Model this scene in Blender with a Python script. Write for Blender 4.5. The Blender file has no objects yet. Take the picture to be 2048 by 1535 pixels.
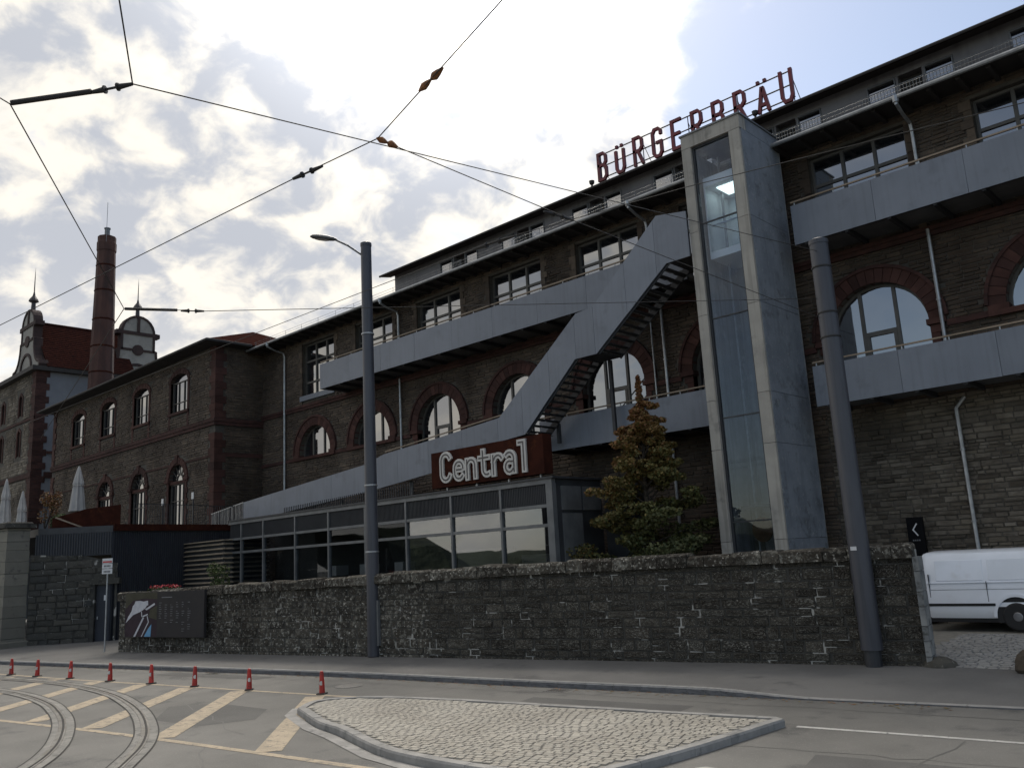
import bpy, math, random
import numpy as np
from mathutils import Matrix, Vector
from mathutils.geometry import tessellate_polygon

random.seed(7)
rng = np.random.default_rng(7)
scene = bpy.context.scene
COL = scene.collection
R_ = math.radians

# ------------------------------------------------------------------ camera
cam_data = bpy.data.cameras.new('camera')
cam_data.sensor_fit = 'HORIZONTAL'
cam_data.sensor_width = 36.0
cam_data.lens = 1707.3 / 2048 * 36.0
cam_data.clip_start = 0.1
cam_data.clip_end = 4000
cam = bpy.data.objects.new('camera', cam_data)
COL.objects.link(cam)
yaw, pitch, roll = R_(-42.98), R_(11.529), R_(-3.141)
fw = Vector((math.sin(yaw) * math.cos(pitch), math.cos(yaw) * math.cos(pitch), math.sin(pitch)))
rt = Vector((math.cos(yaw), -math.sin(yaw), 0))
up = rt.cross(fw)
rt2 = rt * math.cos(roll) + up * math.sin(roll)
up2 = up * math.cos(roll) - rt * math.sin(roll)
M = Matrix((rt2, up2, -fw)).transposed().to_4x4()
M.translation = Vector((0, 0, 2.8))
cam.matrix_world = M
scene.camera = cam

# ------------------------------------------------------------------ world, sun, exposure
SUN_AZ, SUN_EL = R_(-42), R_(48)          # azimuth from +Y towards +X
sun_dir = Vector((math.sin(SUN_AZ) * math.cos(SUN_EL), math.cos(SUN_AZ) * math.cos(SUN_EL), math.sin(SUN_EL)))
world = bpy.data.worlds.new('World')
scene.world = world
world.use_nodes = True
WN = world.node_tree
WN.nodes.clear()


def wn(t, **kw):
    n = WN.nodes.new(t)
    for k, v in kw.items():
        setattr(n, k, v)
    return n


def wmath(op, a, b=None, c=None, clamp=False):
    n = wn('ShaderNodeMath', operation=op)
    n.use_clamp = clamp
    for i, s in enumerate((a, b, c)):
        if s is None:
            continue
        if isinstance(s, (int, float)):
            n.inputs[i].default_value = s
        else:
            WN.links.new(s, n.inputs[i])
    return n.outputs[0]


def wsmooth(v, a, b):
    n = wn('ShaderNodeMapRange', interpolation_type='SMOOTHSTEP')
    WN.links.new(v, n.inputs['Value'])
    n.inputs['From Min'].default_value = a
    n.inputs['From Max'].default_value = b
    return n.outputs['Result']


def wmix(f, a, b):
    n = wn('ShaderNodeMix', data_type='RGBA')
    for s, k in ((f, 0), (a, 6), (b, 7)):
        if isinstance(s, (int, float)):
            n.inputs[k].default_value = s
        elif isinstance(s, tuple):
            n.inputs[k].default_value = (*s, 1)
        else:
            WN.links.new(s, n.inputs[k])
    return n.outputs[2]


sky = wn('ShaderNodeTexSky', sky_type='NISHITA')
sky.sun_disc = False
sky.sun_elevation = SUN_EL
sky.sun_rotation = SUN_AZ
sky.altitude = 200
sky.air_density = 1.0
sky.dust_density = 0.7
sky.ozone_density = 0.3
tc = wn('ShaderNodeTexCoord')
sep = wn('ShaderNodeSeparateXYZ')
WN.links.new(tc.outputs['Generated'], sep.inputs[0])
dz = wmath('ADD', wmath('MAXIMUM', sep.outputs[2], 0.0), 0.12)
px = wmath('DIVIDE', sep.outputs[0], dz)
py = wmath('DIVIDE', sep.outputs[1], dz)
dz2 = wmath('ADD', wmath('MAXIMUM', sep.outputs[2], 0.0), 0.5)
comb = wn('ShaderNodeCombineXYZ')
WN.links.new(wmath('DIVIDE', sep.outputs[0], dz2), comb.inputs[0])
WN.links.new(wmath('DIVIDE', sep.outputs[1], dz2), comb.inputs[1])
comb.inputs[2].default_value = 3.7


def wnoise(scale, detail, rough, dist=0.0):
    n = wn('ShaderNodeTexNoise')
    n.inputs['Scale'].default_value = scale
    n.inputs['Detail'].default_value = detail
    n.inputs['Roughness'].default_value = rough
    n.inputs['Distortion'].default_value = dist
    WN.links.new(comb.outputs[0], n.inputs['Vector'])
    return n.outputs['Fac']


n_big = wnoise(12.5, 7, 0.54, 0.3)
n_cover = wnoise(3.2, 4, 0.55, 0.1)
# cloud cover thins out towards the clear side of the sky (the front lies to the west)
side = wmath('ADD', wmath('MULTIPLY', px, 0.64), wmath('MULTIPLY', py, 0.77))
side = wmath('ADD', side, wmath('MULTIPLY', wmath('SUBTRACT', n_cover, 0.5), 0.9))
side = wmath('ADD', side, wmath('MULTIPLY', wmath('SUBTRACT', n_big, 0.5), 0.7))
clear_f = wsmooth(side, 0.36, 0.58)
behind = wsmooth(wmath('SUBTRACT', py, wmath('MULTIPLY', px, 0.9)), -0.2, -1.6)      # clear sky away from the front
clear = wmath('MAXIMUM', clear_f, wmath('MULTIPLY', behind, 0.92))
cover = wsmooth(wmath('ADD', wmath('MULTIPLY', n_big, 0.6), wmath('MULTIPLY', n_cover, 0.6)), 0.40, 0.56)
cover = wmath('MULTIPLY', wmath('MAXIMUM', cover, 0.55), wmath('SUBTRACT', 1.0, clear), clamp=True)
thick = wsmooth(wmath('ADD', n_big, wmath('MULTIPLY', wmath('SUBTRACT', n_cover, 0.5), 0.22)), 0.40, 0.61)
dot = wn('ShaderNodeVectorMath', operation='DOT_PRODUCT')
WN.links.new(tc.outputs['Generated'], dot.inputs[0])
dot.inputs[1].default_value = sun_dir
sd = wmath('MAXIMUM', dot.outputs['Value'], 0.0)
glow = wmath('POWER', sd, 42.0)
thick2 = wmath('MULTIPLY', thick, wmath('SUBTRACT', 1.0, wmath('MULTIPLY', glow, 0.6)))
low = wmath('SUBTRACT', 1.0, wsmooth(sep.outputs[2], 0.03, 0.34))      # thinner, whiter veil towards the horizon
thick2 = wmath('MULTIPLY', thick2, wmath('SUBTRACT', 1.0, wmath('MULTIPLY', low, 0.75)))
cloud_col = wmix(thick2, (6.2, 5.85, 5.2), (3.2, 3.35, 3.7))
bri = wmath('ADD', 0.95, wmath('MULTIPLY', glow, 6.5))
sc_ = wn('ShaderNodeVectorMath', operation='SCALE')
WN.links.new(cloud_col, sc_.inputs[0])
WN.links.new(bri, sc_.inputs['Scale'])
tone = wn('ShaderNodeHueSaturation')
WN.links.new(sky.outputs['Color'], tone.inputs['Color'])
tone.inputs['Saturation'].default_value = 0.86      # light veil of haze over the clear part
tone.inputs['Value'].default_value = 0.77
mixed = wmix(cover, tone.outputs[0], sc_.outputs[0])
bg = wn('ShaderNodeBackground')
bg.inputs['Strength'].default_value = 0.1
WN.links.new(mixed, bg.inputs['Color'])
wo = wn('ShaderNodeOutputWorld')
WN.links.new(bg.outputs[0], wo.inputs[0])

sun_d = bpy.data.lights.new('sun', 'SUN')
sun_d.energy = 1.2
sun_d.angle = R_(24)
sun_d.color = (1.0, 0.92, 0.8)
sun = bpy.data.objects.new('sun', sun_d)
COL.objects.link(sun)
sun.rotation_euler = (-sun_dir).to_track_quat('-Z', 'Y').to_euler()
sun.location = (0, 0, 60)

scene.view_settings.view_transform = 'Standard'
scene.view_settings.look = 'None'
scene.view_settings.gamma = 1.0
scene.view_settings.use_curve_mapping = False
scene.view_settings.exposure = 0.9
scene.render.engine = 'CYCLES'
scene.cycles.max_bounces = 5
scene.cycles.diffuse_bounces = 3
scene.cycles.glossy_bounces = 3
scene.cycles.transparent_max_bounces = 12
world.cycles.sampling_method = 'MANUAL'
world.cycles.sample_map_resolution = 512
scene.cycles.use_denoising = True

# ------------------------------------------------------------------ materials
MATS = {}


def pmat(name, c1, c2=None, scale=2.0, rough=0.75, bump=0.0, bscale=40.0, metal=0.0, tint=False, ramp=None,
         stretch=(1, 1, 1), c3=None, s3=6.0, t3=(0.6, 0.7), spec=0.5, detail=3, rvar=0.0, bdist=0.02, c4=None, s4=20, t4=(0.6, 0.66), big=None, noobj=False, orand=0.0, streak=None):
    m = bpy.data.materials.new(name)
    m.use_nodes = True
    nt = m.node_tree
    N, L = nt.nodes, nt.links
    b = N['Principled BSDF']
    tcn = N.new('ShaderNodeTexCoord')
    mp = N.new('ShaderNodeMapping')
    mp.inputs['Scale'].default_value = stretch
    oi = N.new('ShaderNodeObjectInfo')
    add = N.new('ShaderNodeVectorMath')
    add.operation = 'ADD'
    L.new(tcn.outputs['Object'], mp.inputs['Vector'])
    vs = N.new('ShaderNodeVectorMath')
    vs.operation = 'SCALE'
    vs.inputs[0].default_value = (37, 19, 11)
    L.new(oi.outputs['Random'], vs.inputs['Scale'])
    L.new(mp.outputs[0], add.inputs[0])
    L.new(vs.outputs[0], add.inputs[1])

    def noise(s, d=detail, r=0.6):
        n = N.new('ShaderNodeTexNoise')
        n.inputs['Scale'].default_value = s
        n.inputs['Detail'].default_value = d
        n.inputs['Roughness'].default_value = r
        L.new(add.outputs[0], n.inputs['Vector'])
        return n.outputs['Fac']

    def mr(v, a, c):
        n = N.new('ShaderNodeMapRange')
        n.interpolation_type = 'SMOOTHSTEP'
        L.new(v, n.inputs['Value'])
        n.inputs['From Min'].default_value = a
        n.inputs['From Max'].default_value = c
        return n.outputs['Result']

    def mix(f, a, c):
        n = N.new('ShaderNodeMix')
        n.data_type = 'RGBA'
        for s, k in ((f, 0), (a, 6), (c, 7)):
            if isinstance(s, tuple):
                n.inputs[k].default_value = (*s, 1)
            elif isinstance(s, (int, float)):
                n.inputs[k].default_value = s
            else:
                L.new(s, n.inputs[k])
        return n.outputs[2]

    c2 = c2 or tuple(x * 0.75 for x in c1)
    f = mr(noise(scale), 0.35, 0.65)
    col = mix(f, c1, c2)
    if ramp:
        at = N.new('ShaderNodeAttribute')
        at.attribute_name = 'tint'
        sm = N.new('ShaderNodeMath')
        sm.operation = 'ADD'
        L.new(at.outputs['Fac'], sm.inputs[0])
        if noobj:
            sm.inputs[1].default_value = 0.0
        else:
            L.new(oi.outputs['Random'], sm.inputs[1])
        fr = N.new('ShaderNodeMath')
        fr.operation = 'FRACT'
        L.new(sm.outputs[0], fr.inputs[0])
        cr = N.new('ShaderNodeValToRGB')
        el = cr.color_ramp.elements
        while len(el) < len(ramp):
            el.new(0.5)
        for i, c in enumerate(ramp):
            el[i].position = i / (len(ramp) - 1)
            el[i].color = (*c, 1)
        L.new(fr.outputs[0], cr.inputs[0])
        col = mix(mr(noise(scale), 0.3, 0.75), cr.outputs[0], mix(0.5, cr.outputs[0], c2))
    if c3:
        col = mix(mr(noise(s3, 3, 0.65), *t3), col, c3)
    if c4:
        col = mix(mr(noise(s4, 2, 0.6), *t4), col, c4)
    if big:
        n = N.new('ShaderNodeMix')
        n.data_type = 'RGBA'
        n.blend_type = 'MULTIPLY'
        L.new(mr(noise(big[0], 3, 0.6), 0.38, 0.66), n.inputs[0])
        L.new(col, n.inputs[6])
        n.inputs[7].default_value = (*big[1], 1)
        col = n.outputs[2]
    if streak:
        m2 = N.new('ShaderNodeMapping')
        m2.inputs['Scale'].default_value = streak[0]
        L.new(tcn.outputs['Object'], m2.inputs['Vector'])
        n2 = N.new('ShaderNodeTexNoise')
        n2.inputs['Scale'].default_value = 1.0
        n2.inputs['Detail'].default_value = 3
        L.new(m2.outputs[0], n2.inputs['Vector'])
        n = N.new('ShaderNodeMix')
        n.data_type = 'RGBA'
        n.blend_type = 'MULTIPLY'
        L.new(mr(n2.outputs['Fac'], 0.45, 0.75), n.inputs[0])
        L.new(col, n.inputs[6])
        n.inputs[7].default_value = (*streak[1], 1)
        col = n.outputs[2]
    if orand:
        ov = N.new('ShaderNodeMapRange')
        L.new(oi.outputs['Random'], ov.inputs['Value'])
        ov.inputs['To Min'].default_value = 1 - orand
        ov.inputs['To Max'].default_value = 1 + orand
        sc2 = N.new('ShaderNodeVectorMath')
        sc2.operation = 'SCALE'
        L.new(col, sc2.inputs[0])
        L.new(ov.outputs[0], sc2.inputs['Scale'])
        col = sc2.outputs[0]
    L.new(col, b.inputs['Base Color'])
    b.inputs['Metallic'].default_value = metal
    b.inputs['Specular IOR Level'].default_value = spec
    if rvar:
        rr = N.new('ShaderNodeMapRange')
        L.new(noise(scale * 2), rr.inputs['Value'])
        rr.inputs['To Min'].default_value = max(0.02, rough - rvar)
        rr.inputs['To Max'].default_value = min(1, rough + rvar)
        L.new(rr.outputs[0], b.inputs['Roughness'])
    else:
        b.inputs['Roughness'].default_value = rough
    if bump:
        bn = N.new('ShaderNodeBump')
        bn.inputs['Strength'].default_value = bump
        bn.inputs['Distance'].default_value = bdist
        L.new(noise(bscale, 2, 0.6), bn.inputs['Height'])
        L.new(bn.outputs[0], b.inputs['Normal'])
    MATS[name] = m
    return m


def glass_mat(name, tintc=(0.75, 0.82, 0.85), refl_ior=1.5, wav=0.0):
    m = bpy.data.materials.new(name)
    m.use_nodes = True
    N, L = m.node_tree.nodes, m.node_tree.links
    N.clear()
    out = N.new('ShaderNodeOutputMaterial')
    tr = N.new('ShaderNodeBsdfTransparent')
    tr.inputs[0].default_value = (*tintc, 1)
    gl = N.new('ShaderNodeBsdfGlossy')
    gl.inputs['Roughness'].default_value = 0.015
    gl.inputs[0].default_value = (0.95, 0.97, 1, 1)
    fr = N.new('ShaderNodeFresnel')
    geo = N.new('ShaderNodeNewGeometry')
    io = N.new('ShaderNodeMapRange')      # same reflectance on both faces of a pane
    io.inputs['To Min'].default_value = refl_ior
    io.inputs['To Max'].default_value = 1.0 / refl_ior
    L.new(geo.outputs['Backfacing'], io.inputs['Value'])
    L.new(io.outputs[0], fr.inputs[0])
    mx = N.new('ShaderNodeMixShader')
    if wav:
        t = N.new('ShaderNodeTexCoord')
        nz = N.new('ShaderNodeTexNoise')
        nz.inputs['Scale'].default_value = 0.9
        nz.inputs['Detail'].default_value = 1
        L.new(t.outputs['Object'], nz.inputs['Vector'])
        bp = N.new('ShaderNodeBump')
        bp.inputs['Strength'].default_value = wav
        bp.inputs['Distance'].default_value = 0.02
        L.new(nz.outputs['Fac'], bp.inputs['Height'])
        L.new(bp.outputs[0], gl.inputs['Normal'])
    L.new(fr.outputs[0], mx.inputs[0])
    L.new(tr.outputs[0], mx.inputs[1])
    L.new(gl.outputs[0], mx.inputs[2])
    L.new(mx.outputs[0], out.inputs[0])
    MATS[name] = m
    return m


def emit_mat(name, c, s):
    m = bpy.data.materials.new(name)
    m.use_nodes = True
    b = m.node_tree.nodes['Principled BSDF']
    b.inputs['Base Color'].default_value = (*c, 1)
    b.inputs['Emission Color'].default_value = (*c, 1)
    b.inputs['Emission Strength'].default_value = s
    MATS[name] = m
    return m


def window_glass(name, base=(0.012, 0.014, 0.017), ior=2.0):
    m = pmat(name, base, tuple(x * 0.6 for x in base), scale=0.8, rough=0.03, bump=0.03, bscale=0.8, bdist=0.05)
    m.node_tree.nodes['Principled BSDF'].inputs['IOR'].default_value = ior
    return m


pmat('asphalt', (0.15, 0.145, 0.133), (0.118, 0.115, 0.106), scale=0.35, rough=0.78, bump=0.35, bscale=90, c3=(0.075, 0.074, 0.071), s3=0.8, t3=(0.54, 0.7), c4=(0.19, 0.184, 0.172), s4=38, t4=(0.58, 0.72), rvar=0.1, big=(0.16, (0.78, 0.78, 0.78)))
pmat('asphalt_patch', (0.09, 0.088, 0.083), (0.074, 0.072, 0.069), scale=0.8, rough=0.85, bump=0.35, bscale=80, c4=(0.14, 0.136, 0.128), s4=40, t4=(0.6, 0.75))
pmat('tar', (0.085, 0.083, 0.078), (0.1, 0.098, 0.092), scale=3, rough=0.7)
pmat('pavement', (0.15, 0.145, 0.137), (0.115, 0.112, 0.107), scale=0.5, rough=0.88, bump=0.3, bscale=70, c3=(0.085, 0.083, 0.081), s3=0.9, t3=(0.58, 0.72), c4=(0.19, 0.185, 0.176), s4=40, t4=(0.6, 0.75))
pmat('kerb', (0.30, 0.29, 0.275), (0.22, 0.215, 0.205), scale=2.5, rough=0.85, bump=0.3, bscale=60, c3=(0.13, 0.13, 0.128), s3=3.0, t3=(0.58, 0.75))
pmat('kerb_face_shade', (0.15, 0.15, 0.155), (0.1, 0.1, 0.105), scale=2.5, rough=0.85, bump=0.3, bscale=60, c3=(0.06, 0.06, 0.065), s3=3.0, t3=(0.55, 0.7))
pmat('road_paint', (0.4, 0.325, 0.23), (0.32, 0.265, 0.19), scale=3, rough=0.8, bump=0.2, bscale=80, c3=(0.18, 0.16, 0.13), s3=7, t3=(0.54, 0.66), c4=(0.12, 0.115, 0.105), s4=45, t4=(0.6, 0.7))
pmat('white_paint', (0.5, 0.49, 0.46), (0.4, 0.39, 0.37), scale=3, rough=0.8, bump=0.2, bscale=80, c3=(0.16, 0.16, 0.155), s3=12, t3=(0.6, 0.7))
pmat('rail_steel', (0.5, 0.49, 0.47), (0.36, 0.34, 0.31), scale=5, rough=0.32, metal=0.9, rvar=0.12)
pmat('rail_groove', (0.03, 0.028, 0.026), rough=0.9)
pmat('rail_concrete', (0.24, 0.23, 0.21), (0.17, 0.165, 0.153), scale=3, rough=0.9, bump=0.3, bscale=60, c3=(0.1, 0.098, 0.09), s3=4, t3=(0.56, 0.7))
pmat('sett', (0.36, 0.335, 0.285), (0.3, 0.28, 0.24), scale=7, rough=0.8, bump=0.35, bscale=60, ramp=[(0.32, 0.3, 0.26), (0.38, 0.352, 0.3), (0.34, 0.316, 0.273), (0.41, 0.378, 0.322), (0.33, 0.307, 0.266), (0.36, 0.334, 0.288), (0.32, 0.3, 0.26)], big=(0.5, (0.82, 0.81, 0.8)))
pmat('sett_joint', (0.24, 0.223, 0.19), (0.19, 0.178, 0.153), scale=6, rough=0.95)
pmat('yard_sett', (0.27, 0.26, 0.245), (0.2, 0.196, 0.188), scale=7, rough=0.8, bump=0.4, bscale=60, ramp=[(0.24, 0.232, 0.22), (0.33, 0.32, 0.3), (0.28, 0.27, 0.255), (0.24, 0.232, 0.22)])
RUB_ = 0.8
RUB = [(0.095, 0.08, 0.062), (0.14, 0.115, 0.085), (0.075, 0.066, 0.055), (0.17, 0.145, 0.11), (0.11, 0.095, 0.07), (0.13, 0.118, 0.1), (0.07, 0.058, 0.047), (0.2, 0.175, 0.135), (0.095, 0.08, 0.062)]
RUB = [((a * .7 + .035) * RUB_ * 1.08, (b * .7 + .03) * RUB_ * .93, (c * .7 + .0235) * RUB_ * .86) for a, b, c in RUB]
pmat('rubble', (0.1, 0.084, 0.068), (0.05, 0.041, 0.034), scale=5, rough=0.92, bump=0.6, bscale=25, ramp=RUB, big=(0.28, (0.5, 0.46, 0.43)), streak=((1.2, 1.2, 0.18), (0.68, 0.65, 0.62)))
pmat('rubble_mortar', (0.085, 0.075, 0.062), (0.055, 0.05, 0.043), scale=2.0, rough=0.95, bump=0.4, bscale=30)
RUB2 = [(0.16, 0.135, 0.105), (0.22, 0.19, 0.15), (0.11, 0.094, 0.073), (0.26, 0.225, 0.18), (0.18, 0.15, 0.11), (0.14, 0.12, 0.095), (0.16, 0.135, 0.105)]
pmat('rubble_pale', (0.2, 0.175, 0.14), (0.075, 0.064, 0.052), scale=4, rough=0.92, bump=0.7, bscale=22, ramp=RUB2, big=(0.35, (0.42, 0.39, 0.36)), streak=((1.2, 1.2, 0.18), (0.68, 0.65, 0.62)))
pmat('red_brick', (0.078, 0.036, 0.03), (0.048, 0.025, 0.022), scale=4, rough=0.9, bump=0.4, bscale=30, ramp=[(0.072, 0.034, 0.028), (0.098, 0.046, 0.037), (0.056, 0.028, 0.024), (0.085, 0.038, 0.03), (0.072, 0.034, 0.028)], big=(0.6, (0.58, 0.57, 0.57)), spec=0.25)
pmat('red_band', (0.078, 0.037, 0.031), (0.05, 0.027, 0.024), scale=3, rough=0.9, bump=0.5, bscale=14, stretch=(1, 1, 3), big=(0.5, (0.6, 0.59, 0.59)), spec=0.25)
pmat('gable_trim', (0.05, 0.03, 0.027), (0.035, 0.023, 0.022), scale=2, rough=0.9)
WALLR = [(0.055, 0.049, 0.04), (0.1, 0.09, 0.073), (0.045, 0.04, 0.034), (0.12, 0.108, 0.088), (0.07, 0.064, 0.053), (0.05, 0.044, 0.036), (0.085, 0.073, 0.058), (0.055, 0.049, 0.04)]
pmat('wall_stone', (0.08, 0.073, 0.063), (0.03, 0.028, 0.024), scale=2.6, rough=0.97, bump=1.0, bscale=9, ramp=WALLR, c3=(0.2, 0.19, 0.162), s3=8.0, t3=(0.48, 0.66), c4=(0.45, 0.43, 0.38), s4=15, t4=(0.61, 0.69), bdist=0.07, spec=0.2, big=(0.4, (0.55, 0.53, 0.52)))
pmat('wall_mortar', (0.06, 0.057, 0.05), (0.035, 0.034, 0.03), scale=2.2, rough=0.95, bump=0.4, bscale=30, c3=(0.34, 0.33, 0.3), s3=1.6, t3=(0.56, 0.62))
pmat('pale_stone', (0.2, 0.187, 0.155), (0.14, 0.132, 0.11), scale=2, rough=0.9, bump=0.5, bscale=18, ramp=[(0.17, 0.16, 0.132), (0.23, 0.214, 0.176), (0.15, 0.141, 0.117), (0.17, 0.16, 0.132)], c3=(0.09, 0.09, 0.08), s3=2.5, t3=(0.58, 0.75))
pmat('end_stone', (0.26, 0.26, 0.25), (0.16, 0.165, 0.165), scale=2, rough=0.95, bump=0.6, bscale=14, c3=(0.08, 0.08, 0.075), s3=4, t3=(0.52, 0.68))
pmat('grey_stone', (0.075, 0.072, 0.064), (0.045, 0.045, 0.041), scale=2, rough=0.95, bump=0.7, bscale=14, ramp=[(0.06, 0.058, 0.05), (0.095, 0.088, 0.074), (0.048, 0.05, 0.05), (0.08, 0.075, 0.065), (0.06, 0.058, 0.05)], c3=(0.022, 0.021, 0.02), s3=1.2, t3=(0.55, 0.72), c4=(0.2, 0.195, 0.18), s4=13, t4=(0.64, 0.7), spec=0.2)
pmat('zinc', (0.158, 0.177, 0.213), (0.138, 0.156, 0.19), scale=0.7, rough=0.45, bump=0.05, bscale=1.5, c3=(0.118, 0.133, 0.163), s3=1.3, t3=(0.55, 0.75), orand=0.07, streak=((7, 7, 0.4), (0.87, 0.87, 0.87)))
pmat('dark_steel', (0.035, 0.037, 0.041), (0.025, 0.026, 0.03), scale=2, rough=0.55, bump=0.05, bscale=20)
pmat('grey_steel', (0.16, 0.165, 0.17), (0.12, 0.125, 0.13), scale=2, rough=0.45, metal=0.3)
pmat('galvanised', (0.38, 0.39, 0.4), (0.28, 0.29, 0.3), scale=4, rough=0.4, metal=0.6)
pmat('rail_wood', (0.26, 0.2, 0.145), (0.19, 0.145, 0.1), scale=5, rough=0.6, stretch=(0.3, 1, 1))
pmat('slat_wood', (0.33, 0.27, 0.2), (0.22, 0.18, 0.13), scale=3, rough=0.7, stretch=(0.2, 1, 4), bump=0.2, bscale=20)
pmat('window_frame', (0.085, 0.078, 0.068), (0.065, 0.06, 0.052), scale=3, rough=0.5)
pmat('window_frame_pale', (0.2, 0.195, 0.18), (0.16, 0.155, 0.145), scale=3, rough=0.5)
window_glass('window_glass', (0.012, 0.014, 0.017), 3.3)
window_glass('dark_glass', (0.008, 0.009, 0.011), 1.7)
glass_mat('lift_glass', (0.82, 0.86, 0.9), 1.5, 0.05)
glass_mat('pavilion_glass', (0.6, 0.63, 0.65), 2.2, 0.05)
glass_mat('pavilion_glass_clear', (0.75, 0.78, 0.8), 1.28, 0.03)
pmat('concrete_pale', (0.37, 0.35, 0.315), (0.31, 0.295, 0.268), scale=1.2, rough=0.85, bump=0.15, bscale=25, c3=(0.22, 0.21, 0.195), s3=1.6, t3=(0.56, 0.76), orand=0.06, streak=((8, 8, 0.4), (0.72, 0.71, 0.7)))
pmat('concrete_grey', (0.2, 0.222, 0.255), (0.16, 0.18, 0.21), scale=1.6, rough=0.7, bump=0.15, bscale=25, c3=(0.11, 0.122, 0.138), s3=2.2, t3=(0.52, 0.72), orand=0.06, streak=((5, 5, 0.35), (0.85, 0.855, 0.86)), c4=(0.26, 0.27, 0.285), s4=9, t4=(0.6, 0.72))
pmat('concrete_shaft', (0.34, 0.335, 0.32), (0.25, 0.246, 0.238), scale=1.0, rough=0.85, bump=0.12, bscale=25, c3=(0.42, 0.41, 0.39), s3=1.2, t3=(0.58, 0.68), streak=((5, 5, 0.3), (0.6, 0.59, 0.58)))
pmat('attic_metal', (0.15, 0.145, 0.15), (0.12, 0.116, 0.12), scale=0.8, rough=0.6, streak=((4, 4, 0.5), (0.7, 0.7, 0.7)))
pmat('soffit', (0.04, 0.036, 0.034), (0.03, 0.027, 0.026), scale=1.5, rough=0.8)
pmat('roof_tile', (0.045, 0.018, 0.014), (0.032, 0.014, 0.012), scale=3, rough=0.95, bump=0.4, bscale=12, c3=(0.02, 0.012, 0.011), s3=2, t3=(0.55, 0.75), spec=0.0)
pmat('corten', (0.045, 0.014, 0.009), (0.03, 0.01, 0.007), scale=2.5, rough=0.95, bump=0.15, bscale=30, c3=(0.065, 0.022, 0.011), s3=3, t3=(0.55, 0.7), spec=0.08)
pmat('letter_pale', (0.55, 0.53, 0.5), (0.47, 0.455, 0.43), scale=3, rough=0.5)
pmat('letter_dark', (0.09, 0.08, 0.08), rough=0.6)
pmat('letter_red', (0.14, 0.008, 0.018), (0.09, 0.007, 0.013), scale=2, rough=0.5)
pmat('pole_paint', (0.06, 0.062, 0.075), (0.045, 0.047, 0.059), scale=1.2, rough=0.45, bump=0.05, bscale=8, c3=(0.036, 0.038, 0.05), s3=1.4, t3=(0.55, 0.75), stretch=(1, 1, 0.25), streak=((14, 14, 0.6), (0.7, 0.7, 0.7)))
pmat('wire_black', (0.02, 0.018, 0.017), rough=0.6)
pmat('rust_orange', (0.3, 0.12, 0.04), (0.16, 0.07, 0.03), scale=12, rough=0.8)
pmat('cone_red', (0.48, 0.03, 0.02), (0.36, 0.025, 0.018), scale=5, rough=0.5, c3=(0.16, 0.04, 0.03), s3=14, t3=(0.56, 0.68), orand=0.15)
pmat('cone_white', (0.62, 0.6, 0.56), rough=0.5)
pmat('rubber', (0.02, 0.02, 0.021), rough=0.8)
pmat('van_white', (0.86, 0.89, 0.95), (0.8, 0.83, 0.88), scale=1, rough=0.2, c3=(0.72, 0.73, 0.75), s3=1.5, t3=(0.6, 0.85))
pmat('van_black', (0.015, 0.015, 0.017), rough=0.5)
pmat('chrome', (0.4, 0.4, 0.42), rough=0.35, metal=0.8)
pmat('plaster_white', (0.3, 0.287, 0.26), (0.25, 0.24, 0.218), scale=1, rough=0.85, c3=(0.2, 0.187, 0.165), s3=1.5, t3=(0.56, 0.72))
pmat('plaster_blue', (0.19, 0.2, 0.22), (0.165, 0.175, 0.195), scale=0.6, rough=0.85)
pmat('finial', (0.05, 0.045, 0.05), rough=0.6)
pmat('chimney_brick', (0.08, 0.038, 0.03), (0.053, 0.027, 0.023), scale=1.4, rough=0.9, bump=0.6, bscale=9, c3=(0.035, 0.02, 0.018), s3=0.7, t3=(0.48, 0.7), stretch=(1, 1, 0.3))
pmat('canvas', (0.42, 0.4, 0.38), (0.34, 0.325, 0.31), scale=2, rough=0.9, bump=0.2, bscale=6)
pmat('board_panel', (0.04, 0.036, 0.036), (0.033, 0.031, 0.032), scale=2, rough=0.65, spec=0.15)
pmat('board_print', (0.5, 0.5, 0.53), (0.42, 0.42, 0.46), scale=8, rough=0.5)
pmat('board_print_dim', (0.15, 0.15, 0.16), rough=0.5)
pmat('board_olive', (0.07, 0.065, 0.045), rough=0.65, spec=0.15)
pmat('board_purple', (0.045, 0.03, 0.038), rough=0.65, spec=0.15)
pmat('board_blue', (0.12, 0.33, 0.55), rough=0.5)
pmat('sign_white', (0.6, 0.6, 0.6), (0.54, 0.54, 0.55), scale=4, rough=0.4)
pmat('sign_red', (0.5, 0.05, 0.05), rough=0.4)
pmat('sign_ink', (0.05, 0.05, 0.06), rough=0.5)
pmat('black_sign', (0.006, 0.006, 0.007), rough=0.7, spec=0.1)
pmat('hill_wood', (0.035, 0.045, 0.022), (0.02, 0.027, 0.014), scale=0.3, rough=0.95, bump=1.0, bscale=0.9, bdist=0.5)
pmat('bark', (0.07, 0.055, 0.04), (0.04, 0.032, 0.025), scale=6, rough=0.95, bump=0.5, bscale=20)
pmat('maple_leaf', (0.12, 0.1, 0.035), (0.08, 0.065, 0.025), scale=4, rough=0.7, ramp=[(0.035, 0.05, 0.014), (0.055, 0.07, 0.017), (0.09, 0.088, 0.02), (0.15, 0.105, 0.022), (0.2, 0.095, 0.024), (0.2, 0.07, 0.024), (0.14, 0.05, 0.024)], noobj=True)
pmat('bush_leaf', (0.05, 0.08, 0.025), (0.03, 0.05, 0.018), scale=4, rough=0.7, ramp=[(0.03, 0.05, 0.015), (0.06, 0.09, 0.022), (0.1, 0.12, 0.03), (0.045, 0.07, 0.02), (0.03, 0.05, 0.015)], noobj=True)
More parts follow.
